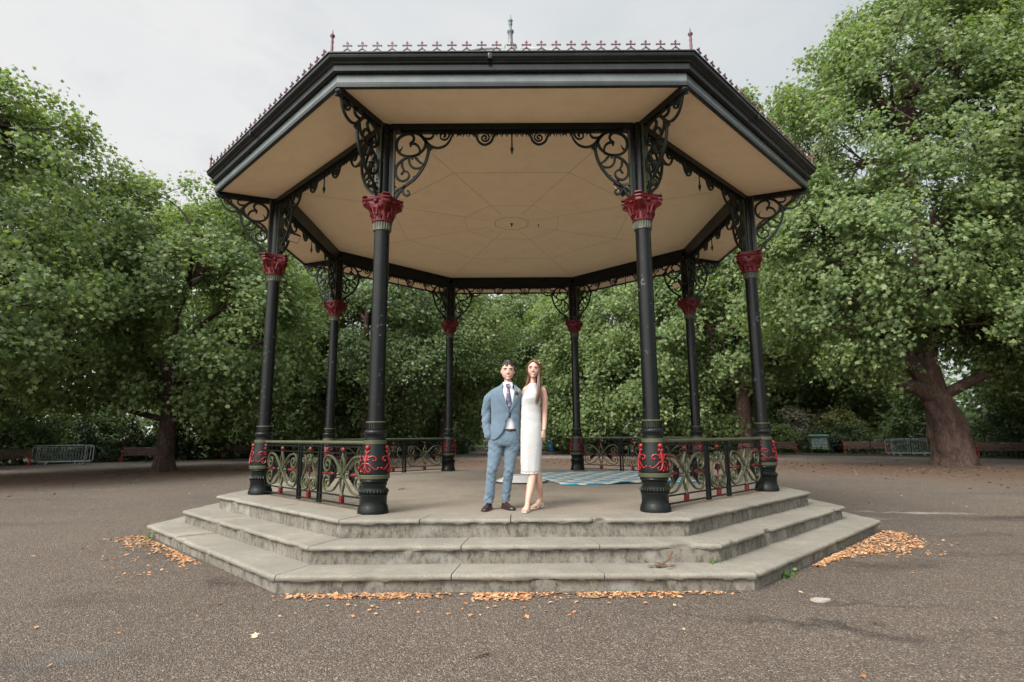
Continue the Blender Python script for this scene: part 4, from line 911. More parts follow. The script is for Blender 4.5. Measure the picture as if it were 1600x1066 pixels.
def tree(name,loc,stem,rad,ells,nc,per,cs,leaf,seed,label,zmin=2.2,nl=9,r0=.16,mat=None,bark=None,lump=.06,flare=1.5,extra=None,group=None,flat=.5,cat='tree',clear=None):
    """coordinates of stem, ells relative to the trunk foot"""
    rg=np.random.default_rng(seed); root=empty(name,loc); tag(root,label,cat,group)
    C,O=crown_points(ells,nc,cs,rg,zmin,.55,seed*1.7,clear)
    mb=MB(); st=trunk_mesh(mb,stem,rad,lump,flare,seed=seed,n=34 if lump>.1 else 18,k=90 if lump>.1 else 22)
    for p,r in (extra or []): mb.tube(curve(p,14),np.linspace(r,r*.35,len(curve(p,14))),10)
    limbs(mb,st,C,rg,nl,r0); mb.build('trunk',bark or BARK,root,60,False)
    V,F=foliage(C,O,per,cs,leaf,rg,flat+.22); np_mesh('crown',V,F,mat or LEAF,root); return root
# tall tree whose trunk stands beyond the left edge
tree('plane_tree',(-21.5,8.0,GZ),[(0,0,-.2),(.1,0,3),(.3,.2,7),(.4,0,12)],[.5,.42,.3,.08],
     [(.3,0,9.2,6.8,6.0,5.6),(3.4,-.5,6.2,4.6,4.5,3.0),(1.6,0,12.7,3.1,3.1,2.4),(2.6,-2.2,4.6,5.0,3.2,1.9)],560,135,.74,.165,3,'tall pale green tree whose trunk stands outside the picture on the left',2.6,11)
# broad tree with its trunk between the first and second bench
tree('plane_tree',(-15.07,14.04,GZ),[(0,0,-.2),(.02,0,1.6),(-.05,.05,3.4),(-.1,.1,6),(-.3,0,11)],[.37,.33,.25,.17,.05],
     [(-.6,.2,8.3,5.6,5.6,4.4),(2.6,-.5,6.4,3.6,4,3.6),(-3.2,-.8,4.9,3.6,3.6,2.0),(1.2,-1.2,4.0,3.0,2.6,1.3)],520,165,.74,.17,5,'broad low branching tree with brown trunk between the benches on the left',2.7,10,.15,
     clear=lambda c:c[1]<.4 and -.5<c[0]<2.4 and 3.6<c[2]<5.4+.4*c[0],extra=[([(0,0,2.5),(1.6,-.2,3.3),(3.0,-.3,4.9),(4.6,-.2,6.0)],.19),([(0,0,2.2),(-1.6,-.1,2.6),(-3.2,-.4,3.4)],.15),([(0,.1,3.6),(1.1,-.2,4.6),(2.0,-.3,6.2)],.12)])
# great tree on the right with the thick burred trunk
tree('plane_tree',(19.9,15.06,GZ),[(0,0,-.2),(-.02,0,1.0),(-.2,0,2.2),(-.55,0,3.4),(-.6,.1,6),(-.2,.2,11),(0,0,18)],[.86,.76,.70,.52,.36,.25,.06],
     [(.2,.4,14.6,7.2,7.2,7.6),(-3.2,-.6,9.2,5.6,5.6,4.6),(4.6,-1.2,10.5,5.6,5.2,6.2),(1.0,0,20.0,4.4,4.4,3.4),(-1.2,-2.6,5.6,5.4,3.2,2.2),(5.0,-2.4,5.2,4.4,3.0,2.6)],1250,180,.80,.178,8,'huge leafy plane tree on the right with a thick burred trunk',2.9,15,.26,
     bark=BARKP,lump=.17,flare=1.1,
     clear=lambda c:c[1]<0 and -3.2<c[0]<.8 and c[2]<5.0,extra=[([(-.5,0,3.0),(-1.5,-.3,3.45),(-2.5,-.5,3.75),(-3.8,-.6,5.2)],.42),([(-.6,0,3.2),(-1.5,-.2,4.6),(-2.0,-.3,6.0),(-1.6,0,9.0)],.40),([(-.6,.1,6),(-1.2,-1.0,8.5),(-.6,-1.6,11.5),(.3,-1.8,14.0)],.15),([(-.5,.1,6.5),(1.0,-1.2,8.6),(3.0,-2.2,10)],.13)])
tree('plane_tree',(28.5,10.6,GZ),[(0,0,-.2),(0,0,4),(.2,0,9),(0,0,16)],[.6,.5,.34,.06],
     [(-.5,0,13.2,6.2,6,6.8),(-2.6,-.5,7.0,4.8,4.4,4.2),(-2.2,-1,4.6,4.4,3,1.8)],420,200,.95,.205,12,'dark leafed tree at the right edge whose trunk is out of view',2.4,10,mat=LEAFD)
tree('plane_tree',(14.6,25,GZ),[(0,0,-.2),(0,0,5),(.2,0,12),(.3,0,20)],[.5,.4,.26,.05],
     [(.2,0,15.5,4.6,4.4,6.8),(.3,0,22.0,2.5,2.5,2.4),(-.5,-.5,8,5.4,4.6,3.6)],300,150,.9,.24,15,'tall light green tree rising behind the right corner of the bandstand roof',2.8,9)
# the row of trees behind the stand: two forms, copied
rowA=tree('woodland_tree',(0,0,GZ),[(0,0,-.2),(.1,0,3),(-.1,.1,7),(.1,0,12)],[.36,.30,.22,.05],
     [(0,0,9.4,5.4,5.2,5.2),(-2.6,-1.4,5.6,4.0,3.6,2.6),(2.8,-1.2,6.0,4.0,3.4,2.8),(-1.5,-2.6,3.3,3.4,2.2,1.9),(2.4,-2.4,3.2,3.2,2.0,1.8)],420,175,.88,.205,21,'x',1.5,8,
     extra=[([(0,0,2.6),(-1.5,-.8,3.0),(-3.0,-1.4,4.4)],.14)])
rowB=tree('woodland_tree',(0,0,GZ),[(0,0,-.2),(-.1,0,3),(.2,.1,7),(.1,0,13)],[.42,.34,.24,.05],
     [(.2,0,9.8,5.0,5.0,5.8),(2.4,-1.6,5.2,3.8,3.6,2.4),(-2.9,-1.0,6.4,3.8,3.4,3.0),(0,-2.4,3.8,3.8,2.4,2.0),(2.6,-2.0,3.2,2.8,2.0,1.8)],420,175,.88,.205,33,'x',1.4,8,mat=LEAFD)
row=[(-30,17,.2,1.05,'B','dark tree at the far left behind the grey crowd barriers'),
 (-22.5,27,1.9,1.12,'A','full tree behind the bench with the tall thin post'),
 (-15.5,28.5,.6,.98,'A','light green tree behind the bench near the front left columns'),
 (-9.3,25.5,2.9,.94,'B','dark low branching tree seen between the two left columns of the stand'),
 (-4.9,30.5,3.6,.98,'A','light green tree seen behind the rear left column'),
 (-1.6,45,1.1,1.05,'B','distant dark tree over the woodland path behind the man'),
 (4.6,44,4.0,1.05,'B','distant dark tree over the woodland path behind the woman'),
 (6.6,32,5.1,.98,'A','light green tree seen behind the rear right column'),
 (10.4,27.5,.3,.93,'A','leafy tree seen between the rear and front right columns'),
 (17.5,42,1.4,1.05,'B','dark tree behind the green notice board'),
 (27.5,38,2.2,1.2,'A','tree behind the bench on the right of the notice board'),
 (33,20,4.4,1.2,'B','dark tree behind the great trunk on the right')]
ua=ub=False
for x,y,rz,s,kd,lab in row:
    if kd=='A': o=rowA if not ua else copy_tree(rowA); ua=True
    else: o=rowB if not ub else copy_tree(rowB); ub=True
    o.location=(x,y,GZ); o.rotation_euler=(0,0,rz); o.scale=(s,s,s); tag(o,lab,'tree','trees in the row behind the bandstand')
# ---- far wood closing the view
rg=np.random.default_rng(77); Pc=[];Oc=[]
for i in range(1500):
    a=rg.uniform(-.35,PI+.35); r=rg.uniform(46,66); z=(rg.uniform(.2,4.5) if i%2 else rg.uniform(.3,12.5)*rg.uniform(.75,1))
    x,y=r*math.cos(a),r*math.sin(a)
    if abs(x)<3.4 and z<3.6 and y<58: continue
    Pc.append((x,y,z)); Oc.append((-math.cos(a),-math.sin(a),.2))
V,F=foliage(np.array(Pc),np.array(Oc),85,1.9,.46,rg,.75)
tag(np_mesh('far_wood',V,F,LEAFD),'dark belt of woodland closing the view behind the trees','woodland',None,'stuff')
# ---- shrubs
def shrub(name,size,ncl,per,cs,leaf,mat,seed,tpl=1,flat=.8,stems=7,zl=.15):
    rg=np.random.default_rng(seed); root=empty(name,(0,0,GZ))
    C=[];O=[]
    for i in range(ncl):
        d=unit(1,rg)[0]; d[2]=abs(d[2]); tt=1-.55*rg.random()**1.5; c=d*np.array(size)*tt; c[2]=max(c[2],zl); C.append(c); O.append(d)
    C=np.array(C);O=np.array(O); V,F=foliage(C,O,per,cs,leaf,rg,flat,tpl,.22); np_mesh('foliage',V,F,mat,root)
    mb=MB()
    for i in rg.permutation(len(C))[:stems]:
        a=rg.uniform(0,2*PI); mb.tube(curve([(.1*math.cos(a),.1*math.sin(a),-.05),C[i]*np.array([.45,.45,.6]),C[i]],8),np.linspace(.035,.008,len(curve([(0,0,0),(0,0,1),(0,0,2)],8))),5)
    mb.build('stem',BARK,root,60,False); return root
s1=shrub('shrub',(2.3,1.9,3.2),60,115,.55,.15,SHRUB,41); s2=shrub('shrub',(2.7,2.0,2.5),62,115,.55,.14,SHRUB,42); s3=shrub('shrub',(1.9,1.7,4.2),66,115,.6,.17,LEAFD,43)
spots=[(-33.5,13,'1','dark shrub at the left edge beside the bench end'),(-31,19.5,'2','dark shrub behind the stacked barriers on the left'),(-28.3,22.5,'3','tall dark shrub between barriers and thin post'),(-26,25.5,'1','dark shrub just behind the thin post with white bands'),(-23.4,28,'2','low dark shrub behind the bench beside the tree trunk'),
 (-20.8,30.3,'3','tall dark shrub behind the brown trunk on the left'),(-18,32,'1','dark shrub behind the bench by the left columns'),(-14.6,33.4,'2','low dark shrub left of the second left column'),(-11,34.6,'3','tall dark shrub seen between the left columns'),(-7.8,35.8,'1','dark shrub behind the rear left railing'),(-5.2,37.6,'2','dark shrub left of the woodland path by the blue topped post'),(-4.6,43,'3','tall dark shrub at the mouth of the woodland path on its left'),
 (5.2,42.2,'3','tall dark shrub at the mouth of the woodland path on its right'),(7.4,36.4,'1','dark shrub behind the rear right railing'),(10.5,35,'2','low dark shrub seen past the mat between right columns'),(13.6,34,'1','dark shrub right of the front right column'),(27.6,28,'3','tall dark shrub behind the right hand bench'),(30.4,24.5,'1','dark shrub behind the barriers on the right'),(32,20,'2','low dark shrub right of the great trunk'),(33.6,15.5,'3','tall dark shrub at the right edge'),(24.6,32.2,'2','low dark shrub right of the green notice board')]
use={'1':[s1,0],'2':[s2,0],'3':[s3,0]}; rs=random.Random(5)
for x,y,kd,lab in spots:
    u=use[kd]; o=u[0] if not u[1] else copy_tree(u[0]); u[1]=1
    o.location=(x,y,GZ); o.rotation_euler=(0,0,rs.uniform(0,6.28)); k=rs.uniform(.9,1.15); o.scale=(k,k,k); tag(o,lab,'shrub','dark shrubs behind the ring path')
for (x,y,sz,mat,seed,leaf,lab) in [(17.3,33.2,(2.2,1.6,2.5),SHRUBB,51,.15,'bright green bush behind the second right column'),(20.2,33.6,(2.0,1.5,2.2),SHRUBB,52,.14,'yellow green bush left of the notice board'),(22.6,34.6,(2.1,1.5,3.6),SHRUBG,53,.13,'pale grey feathery bush rising behind the notice board'),(4.6,39.6,(1.25,1.1,4.6),SHRUBV,54,.20,'cream variegated evergreen beside the path right of the woman'),(25.4,33.4,(2.0,1.5,3.3),SHRUBV,55,.12,'brownish yellow bush between notice board and right bench')]:
    o=shrub('shrub',sz,70,120,.5,leaf,mat,seed); o.location=(x,y,GZ); tag(o,lab,'shrub')
# spiky pale plant behind the left bench
rg=np.random.default_rng(9); mb=MB()
for i in range(70):
    a=rg.uniform(0,2*PI); l=rg.uniform(.5,1.0); x0=rg.uniform(-.9,.9); d=np.array([math.cos(a)*.45,math.sin(a)*.25,1]); d=nz(d)*l
    mb.tube([(x0,0,0),(x0+d[0]*.5,d[1]*.5,d[2]*.6),(x0+d[0]*1.1,d[1]*1.1,d[2]*.95)],[.022,.02,.003],4,.3)
m_=paint('pale_spiky_leaf',(.26,.29,.17),.5,.3); o=mb.build('spiky_plant',m_,None,60); o.location=(-18.7,30.6,GZ); tag(o,'pale spiky leaved plant poking up behind a left bench','plant')

# ================================================================ FALLEN LEAVES
def litmat(name,cs):
    m,nt,out=newmat(name); t=NT(nt); r=t.n('NewGeometry').outputs['Random Per Island']; t.bsdf(out,t.ramp(r,*[(i/(len(cs)-1),c) for i,c in enumerate(cs)]),.75,.25); return m
YEL=litmat('yellow_fallen_leaf',[(.30,.12,.05),(.44,.20,.085),(.48,.28,.14),(.36,.15,.06),(.52,.36,.22),(.20,.085,.04)])
BRN=litmat('brown_fallen_leaf',[(.05,.032,.022),(.095,.056,.034),(.075,.043,.026),(.15,.090,.052),(.06,.036,.023),(.20,.13,.08)])
def scatter(name,pts,size,mat,label,seed,zj=.008):
    rg=np.random.default_rng(seed); n=len(pts); P=np.column_stack([pts,np.zeros(n)]) if pts.shape[1]==2 else pts.copy()
    if pts.shape[1]==2: P[:,2]=GZ+.008
    P[:,2]+=rg.random(n)*zj
    N=np.tile([0,0,1.],(n,1))+rg.normal(size=(n,3))*.20; T=rg.normal(size=(n,3)); V,F=leaves(P,N,T,size*rg.uniform(.35,1.35,n),0,rg.uniform(-.2,.5)); 
    o=np_mesh(name,V,F,mat); return tag(o,label,'fallen leaves',None,'stuff')
A5=5.925*C8
def along(k,w0,w1,a0,a1,n,rg,pw=1.0):
    """random points along side k of the lowest step, a metres in front of it"""
    az=R_(AZ[k]+22.5); nn=np.array([math.cos(az),math.sin(az)]); tt=np.array([-nn[1],nn[0]]); w=rg.uniform(w0,w1,n); a=a0+(a1-a0)*rg.random(n)**pw
    return (A5+a)[:,None]*nn+(w*A5*T8)[:,None]*tt
rg=np.random.default_rng(4)
pile=[]
for _ in range(1800):
    w=rg.uniform(-.38,1.02); wid=.62*math.exp(-((w-.55)/.42)**2)+.05; a=.02+wid*rg.random()**1.1*(1+rg.random()*1.1 if rg.random()<.22 else 1)
    pile.append(along(6,w,w+1e-4,a,a+1e-4,1,rg)[0])
pile=np.array(pile); P3=np.column_stack([pile,np.full(len(pile),GZ+.008)]); dd=np.linalg.norm(pile,axis=1)
P3[:,2]+=rg.random(len(pile))*.014
scatter('leaf_drift',P3,.036,YEL,'orange yellow drift of leaves against the right hand step',1)
pf=np.vstack([along(5,c-s,c+s,.02,d,k,rg,1.6) for c,s,d,k in ((-.80,.12,.16,110),(-.60,.16,.18,230),(-.40,.12,.2,150),(-.05,.12,.27,330),(.1,.25,.2,60),(.45,.20,.20,300),(.72,.16,.12,110),(0,.95,.06,70),(-.1,.9,.75,130))])
scatter('leaf_drift',pf,.034,YEL,'broken line of orange leaves along the foot of the front step',2)
pl=np.vstack([along(4,c-s,c+s,.03,d,k,rg,1.4) for c,s,d,k in ((-.98,.08,.5,130),(-.72,.18,.40,200),(-.45,.15,.25,100),(-.1,.18,.20,200),(-.4,.6,.06,130),(-.35,.65,.9,110))])
scatter('leaf_drift',pl,.034,YEL,'pale orange leaves blown along the left hand step',3)
pts=[]
while len(pts)<260:
    x,y=rg.uniform(-13,13),rg.uniform(-8,10)
    if math.hypot(x,y)>6.1: pts.append((x,y))
scatter('scattered_leaves',np.array(pts),.042,YEL,'single yellow leaves scattered over the gravel',5)
pts=[]
while len(pts)<5200:
    a=rg.uniform(-.25,PI+.25); r=rg.normal(20.5,3.2)
    if r>11: pts.append((r*math.cos(a),r*math.sin(a)))
scatter('leaf_litter',np.array(pts),.085,BRN,'brown leaf litter lying under the trees round the stand',6)

# ================================================================ FURNITURE OF THE PARK
WOOD=paint('weathered_bench_wood',(.13,.085,.068),.7,.5,(.22,.165,.135),.2); BRED=paint('bench_red_iron',(.33,.02,.02),.4,.4); DIRON=paint('dark_iron',(.02,.022,.02),.5,.3); GALV=paint('galvanised_steel',(.30,.34,.35),.42,.5,(.48,.52,.52))
def bench():
    r=empty('park_bench'); L=2.6
    s=MB()
    for i in range(4): s.box((0,-.06-.115*i,.43-.008*i),(L,.10,.035),None,.006)
    s.build('seat',WOOD,r,30); b=MB(); M=Matrix.Rotation(R_(-12),3,'X')
    for i in range(3): b.box((0,.035+.028*i,.54+.13*i),(L,.032,.118),M,.006)
    b.build('backrest',WOOD,r,30); p=MB(); p.box((0,.055,.81),(.22,.02,.035),M,.003); p.build('plaque',GALV,b and kids(r)[-1],30)
    for x in (-L/2+.03,L/2-.03):
        e=MB(); f=lambda u,v,d:(x+d,u,v)
        e.strip(curve([(.16,0),(.06,.25),(.02,.42),(.07,.62),(.14,.86),(.12,.93)],18),.06,.055,f); e.strip(curve([(-.52,0),(-.44,.2),(-.45,.41),(-.2,.40),(.03,.43)],18),.055,.055,f)
        e.strip(curve([(.08,.66),(-.2,.67),(-.46,.65),(-.52,.58),(-.46,.53)],16),.05,.06,f); e.strip(curve([(-.45,.41),(-.40,.5),(-.46,.62)],8),.04,.05,f); e.build('bench_end',BRED,r,40)
    e=MB(); f=lambda u,v,d:(d,u,v); e.strip(curve([(.16,0),(.06,.25),(.03,.42),(.09,.62),(.13,.80)],14),.05,.045,f); e.strip(curve([(-.48,0),(-.42,.2),(-.43,.40),(0,.40)],12),.05,.045,f); e.build('leg',DIRON,r,40)
    return r
b0=bench(); bl=[(-26.9,19.4,'left most bench, cut by the edge of the picture'),(-22.3,24.4,'brown bench with red ends left of the broad tree trunk'),(-18.7,29.2,'brown bench with red ends just left of the front left columns'),(-6.9,34.0,'bench half hidden behind the rear left railing'),(9.4,33.4,'bench half hidden behind the rear right railing'),(19.0,30.6,'bench partly hidden by the second right column'),(24.3,28.8,'brown bench with red ends between notice board and barriers'),(28.6,22.6,'dark bench standing right of the great burred trunk')]
for i,(x,y,lab) in enumerate(bl):
    o=b0 if i==0 else copy_tree(b0); o.location=(x,y,GZ); o.rotation_euler=(0,0,math.atan2(y,x)-PI/2); o.rotation_euler.z*=.55; tag(o,lab,'bench','park benches round the ring path')
def barrier():
    r=empty('crowd_barrier'); L,H,z0=2.35,.86,.20
    f=MB(); c=[]; R=.12
    for cx,cz,a0 in ((L/2-R,z0+R,-90),(L/2-R,z0+H-R,0),(-L/2+R,z0+H-R,90),(-L/2+R,z0+R,180)):
        c+=[(cx+R*math.cos(R_(a0+i*18)),0,cz+R*math.sin(R_(a0+i*18))) for i in range(6)]
    c+=[c[0],c[1]]; f.tube(c,.021,8); f.build('frame',GALV,r,60)
    b=MB()
    for i in range(17): b.tube([(-L/2+.13*(i+1),0,z0),(-L/2+.13*(i+1),0,z0+H-.08)],.008,5)
    b.box((0,0,z0+H-.09),(L-.06,.016,.016)); b.build('bars',GALV,r,60)
    for x in (-.8,.8):
        k=MB(); k.tube(curve([(x,-.32,.02),(x,-.18,.10),(x,0,.20),(x,.18,.10),(x,.32,.02)],12),.017,7); k.build('foot',GALV,r,60)
    return r
k0=barrier()
for i,(x,y,rz,tx,lab) in enumerate([(-23.9,20.0,24,5,'front most grey crowd barrier of the stack at the left'),(-24.25,20.25,24,6,'middle grey crowd barrier of the stack at the left'),(-24.7,20.5,25,7,'rear grey crowd barrier of the stack at the left, sticking out sideways'),(24.55,24.2,-24,5,'front grey crowd barrier leaning beside the great trunk'),(24.45,24.65,-24,6,'rear grey crowd barrier beside the great trunk')]):
    o=k0 if i==0 else copy_tree(k0); o.location=(x,y,GZ); o.rotation_euler=(R_(-tx),0,R_(rz)); tag(o,lab,'crowd barrier','stacked grey crowd barriers')
# notice board
r=empty('notice_board',(22.7,31.6,GZ),R_(-30)); tag(r,'green roofed notice board with a pale map poster','notice board')
GRN=paint('notice_green',(.045,.125,.065),.5,.4,(.11,.19,.12)); mb=MB()
mb.box((0,.06,.72),(1.30,.16,.96),None,.01); mb.build('cabinet',GRN,r,30)
mb=MB(); mb.rings([[(-.74,-.26,1.20),(.74,-.26,1.20),(.74,.30,1.20),(-.74,.30,1.20)],[(-.74,-.26,1.25),(.74,-.26,1.25),(.74,.30,1.25),(-.74,.30,1.25)],[(-.5,.0,1.36),(.5,.0,1.36),(.5,.06,1.36),(-.5,.06,1.36)]]); mb.build('roof',GRN,r,20)
m,nt,out=newmat('faded_map_poster'); t=NT(nt); v=t.coord(); c=t.mix(t.mapr(t.noise(7,3,.5,v),.5,.62),(.40,.50,.46),(.24,.33,.42)); c=t.mix(t.mapr(t.noise(4,2,.5,t.coord((1,1,1))),.6,.66),c,(.25,.40,.18)); t.bsdf(out,c,.35)
mb=MB(); mb.box((0,-.03,.78),(1.02,.02,.70)); mb.build('poster',m,r,0)
mb=MB(); mb.box((0,-.034,.345),(1.10,.022,.12)); mb.build('green_strip',paint('poster_green',(.20,.34,.15),.5),r,0)
for x in (-.55,.55):
    mb=MB(); mb.box((x,.06,.12),(.1,.1,.26)); mb.build('leg',DIRON,r,0)
# thin post with white bands
r=empty('banded_post',(-24.4,25.6,GZ)); r.rotation_euler=(0,R_(4),0); tag(r,'thin dark post with two white bands behind a left bench','post')
mb=MB(); mb.tube([(0,0,0),(0,0,3.5)],.045,8); mb.tube([(0,0,3.4),(0,0,3.55)],[.07,.03],8); mb.build('pole',DIRON,r,40)
for z,h in ((2.75,.35),(1.75,.24)):
    mb=MB(); mb.tube([(0,0,z),(0,0,z+h)],.052,8); mb.build('white_band',paint('white_band_paint',(.62,.64,.64),.5),r,40)
mb=MB(); mb.box((-.15,0,3.3),(.5,.05,.06)); mb.build('cross_arm',DIRON,r,0)
# blue faced post at the path mouth
r=empty('marker_post',(-3.95,40.6,GZ),R_(20)); tag(r,'white capped post with blue face at the woodland path','post'); mb=MB(); mb.box((0,0,.62),(.26,.16,.95),None,.02); mb.build('blue_face',paint('dull_blue_paint',(.03,.085,.14),.5,.4),r,30)
mb=MB(); mb.box((-.15,0,.6),(.06,.18,1.05),None,.01); mb.box((0,0,1.14),(.34,.2,.12),None,.02); mb.build('white_frame',paint('off_white_paint',(.48,.52,.50),.5,.4),r,30); mb=MB(); mb.box((-.08,0,.08),(.1,.1,.16)); mb.build('foot',DIRON,r,0)
# blue sack on a hoop
r=empty('litter_sack',(3.15,36.2,GZ)); tag(r,'bright blue plastic sack hanging on a hoop beside the path','sack'); mb=MB(); mb.tube(curve([(-.2,.05,0),(-.2,.05,1.12),(0,-.0,1.16),(.2,.05,1.12),(.2,.05,0)],20),.012,6); mb.build('hoop',DIRON,r,40)
mb=MB(); R2=[]
for i,(z,w) in enumerate([(.12,.05),(.16,.17),(.35,.22),(.55,.19),(.72,.20),(.92,.235),(1.08,.22),(1.12,.2)]):
    R2.append([(w*(1+.12*mnoise.noise(Vector((math.cos(a)*2,math.sin(a)*2,z*5))))*math.cos(a)+.03*math.sin(z*5),.75*w*math.sin(a),z) for a in np.linspace(0,2*PI,15)[:-1]])
mb.rings(R2); mb.build('bag',paint('blue_plastic',(.02,.30,.70),.25,.6,(.40,.66,.85)),r,60)
# low rail fence behind the ring path
def fence(a0,a1,rr,label):
    r=empty('rail_fence',(0,0,GZ)); tag(r,label,'fence'); n=int(abs(a1-a0)*rr/57.3/2.2)
    for z in (1.12,.62):
        mb=MB(); mb.tube([pol(rr,a,z) for a in np.linspace(a0,a1,n*2+1)],.02,6); mb.build('rail',DIRON,r,60)
    for a in np.linspace(a0,a1,n+1):
        mb=MB(); mb.box((*pol(rr,a)[:2],.58),(.05,.05,1.18)); mb.build('post',DIRON,r,0)
fence(97,152,37.2,'low metal rail fence left of the woodland path'); fence(28,81,37.2,'low metal rail fence right of the woodland path')
# ---- things on the stand
m,nt,out=newmat('woven_mat'); t=NT(nt); v=t.coord(); bk_=t.n('TexBrick'); bk_.offset=.5; bk_.inputs['Scale'].default_value=1; bk_.inputs['Brick Width'].default_value=.50; bk_.inputs['Row Height'].default_value=.36; bk_.inputs['Mortar Size'].default_value=.085; bk_.inputs['Mortar Smooth'].default_value=.2
nd=t.n('TexNoise'); nd.inputs['Scale'].default_value=9; nd.inputs['Detail'].default_value=4; t.l(v,nd.inputs[0]); ad=t.n('VectorMath',operation='MULTIPLY_ADD'); t.l(nd.outputs['Color'],ad.inputs[0]); ad.inputs[1].default_value=(.12,.10,0); t.l(v,ad.inputs[2]); t.l(ad.outputs[0],bk_.inputs['Vector'])
wv=t.noise(90,3,.6,v); cream=t.mix(t.mapr(wv,.35,.65),(.50,.46,.38),(.66,.62,.54)); blu=t.mix(t.noise(14,3,.6,v),(.005,.17,.33),(.03,.33,.46))
t.bsdf(out,t.mix(bk_.outputs['Fac'],blu,cream),.85,.2,0,t.bump(wv,.3,.004))
mb=MB(); nx,ny=26,30; top=[[(-1.42+2.84*i/nx,-1.75+3.5*j/ny,.006+.012*max(0,mnoise.noise(Vector((i*.35,j*.3,2)))+.1)+(.035*math.exp(-((i-11)/2.5)**2)*(j==0))) for i in range(nx+1)] for j in range(ny+1)]
mb.v=[p for rw in top for p in rw]; mb.f=[(j*(nx+1)+i,j*(nx+1)+i+1,(j+1)*(nx+1)+i+1,(j+1)*(nx+1)+i) for j in range(ny) for i in range(nx)]
o=mb.build('woven_mat',m,None,60); md=o.modifiers.new('s','SOLIDIFY'); md.thickness=.006; apply_mods(o); o.location=(1.98,1.45,.002); o.rotation_euler=(0,0,R_(11)); tag(o,'cream woven mat with turquoise dashes on the bandstand floor','mat')
CHR=newmat('brushed_steel'); NT(CHR[1]).bsdf(CHR[2],(.74,.74,.73),.3,.5,.45); CHR=CHR[0]
r=empty('metal_dish',(.15,.32,.0)); tag(r,'shallow round silver dish lying on the floor behind the couple','dish'); mb=MB(); mb.lathe([(.50,.018),(.47,.045),(.36,.085),(.30,.125),(.29,.135),(.05,.14)],40); mb.build('dish',CHR,r,35)
mb=MB(); mb.lathe([(.50,.0),(.525,.006),(.525,.02),(.50,.024)],40); mb.build('dark_rim',DIRON,r,35)
# twig on the lowest step
TW=paint('dead_twig',(.10,.055,.035),.8,.5,(.17,.10,.06)); mb=MB(); z=-.383
mb.tube(curve([(-.10,0,.012),(-.04,.01,.03),(.03,.02,.07),(.075,.03,.145)],14),[.010]*len(curve([(0,0,0),(1,0,0),(2,0,0),(3,0,0)],14)),6)
for p in ([(-.02,.01,.035),(-.06,-.03,.02),(-.09,-.05,.015)],[(.03,.02,.07),(.06,-.01,.085),(.10,-.01,.12)],[(-.04,.01,.03),(-.02,.05,.03),(.01,.07,.012)],[(.05,.02,.1),(.02,.05,.12),(.03,.06,.15)]): mb.tube(curve(p,8),np.linspace(.007,.002,len(curve(p,8))),5)
rg=np.random.default_rng(3)
for i in range(9): c=np.array([-.07,0,.02])+rg.normal(size=3)*np.array([.04,.03,.008]); mb.poly([(c[0]+.028*math.cos(a)*(1+.4*math.sin(3*a)),c[1]+.02*math.sin(a)) for a in np.linspace(0,2*PI,8)[:-1]],.004,lambda u,v,d,z=abs(c[2]):(u,v,z+d))
o=mb.build('dead_twig',TW,None,50); o.location=(1.48,-5.22,z); tag(o,'dead brown twig lying on the lowest front step','twig')
mb=MB(); mb.poly([(.075*math.cos(a)*(1+.25*math.sin(2*a+1)+.12*math.sin(5*a)),.05*math.sin(a)*(1+.2*math.cos(3*a))) for a in np.linspace(0,2*PI,12)[:-1]],.018,lambda u,v,d:(u,v,.012+d)); o=mb.build('flat_stone',paint('pale_stone',(.27,.24,.205),.8,.4),None,50); o.location=(2.67,-5.80,GZ); tag(o,'pale flat pebble on the gravel before the right step corner','stone')
mb=MB(); mb.poly([(.05*math.cos(a)*(1+.35*math.sin(3*a)),.03*math.sin(a)) for a in np.linspace(0,2*PI,12)[:-1]],.008,lambda u,v,d:(u,v,.012+d+u*.2)); o=mb.build('dry_leaf',paint('dry_brown_leaf',(.06,.035,.022),.8,.3),None,50); o.location=(-1.91,-1.11,0); tag(o,'single dark dry leaf on the floor behind the left column','leaf')
mb=MB(); mb.tube(curve([(-.04,-.02,.012),(0,.0,.02),(.05,.04,.014)],8),.007,6); mb.tube([(.0,0,.02),(.03,-.01,.03)],[.006,.003],5); o=mb.build('small_twig',TW,None,50); o.location=(-.24,-7.02,GZ); tag(o,'tiny twig on the gravel in front of the steps','twig')
# weeds in the cracks of the steps
WEED=leafmat('weed_leaves',(.035,.085,.02),(.06,.13,.03),(.12,.19,.05))
def weed(loc,s,n,seed,label):
    rg=np.random.default_rng(seed); P=rg.normal(size=(n,3))*np.array([.5,.5,.35])*s; P[:,2]=np.abs(P[:,2]); V,F=leaves(P,rg.normal(size=(n,3))*.5+np.array([0,-.3,.8]),P+rg.normal(size=(n,3))*s*.4,s*.35*rg.uniform(.6,1.3,n),1)
    r=empty('weed',loc); np_mesh('leaves',V,F,WEED,r); mb=MB()
    for i in range(8): mb.tube([(0,0,-.01),P[i]*.5,P[i]],[.003,.002,.001],4)
    mb.build('stem',WEED,r,60); tag(r,label,'weed')
weed((2.74,-4.93,GZ),.11,60,1,'green weed at the foot of the right hand step'); weed((2.02,-5.02,-.385),.07,40,2,'tiny weed in the right corner of the middle step'); weed((-5.27,-2.55,GZ),.10,50,3,'green weed growing by the far left corner of the lowest step'); weed((-5.33,-2.4,GZ+.05),.05,20,4,'small weed tuft on the left step edge')
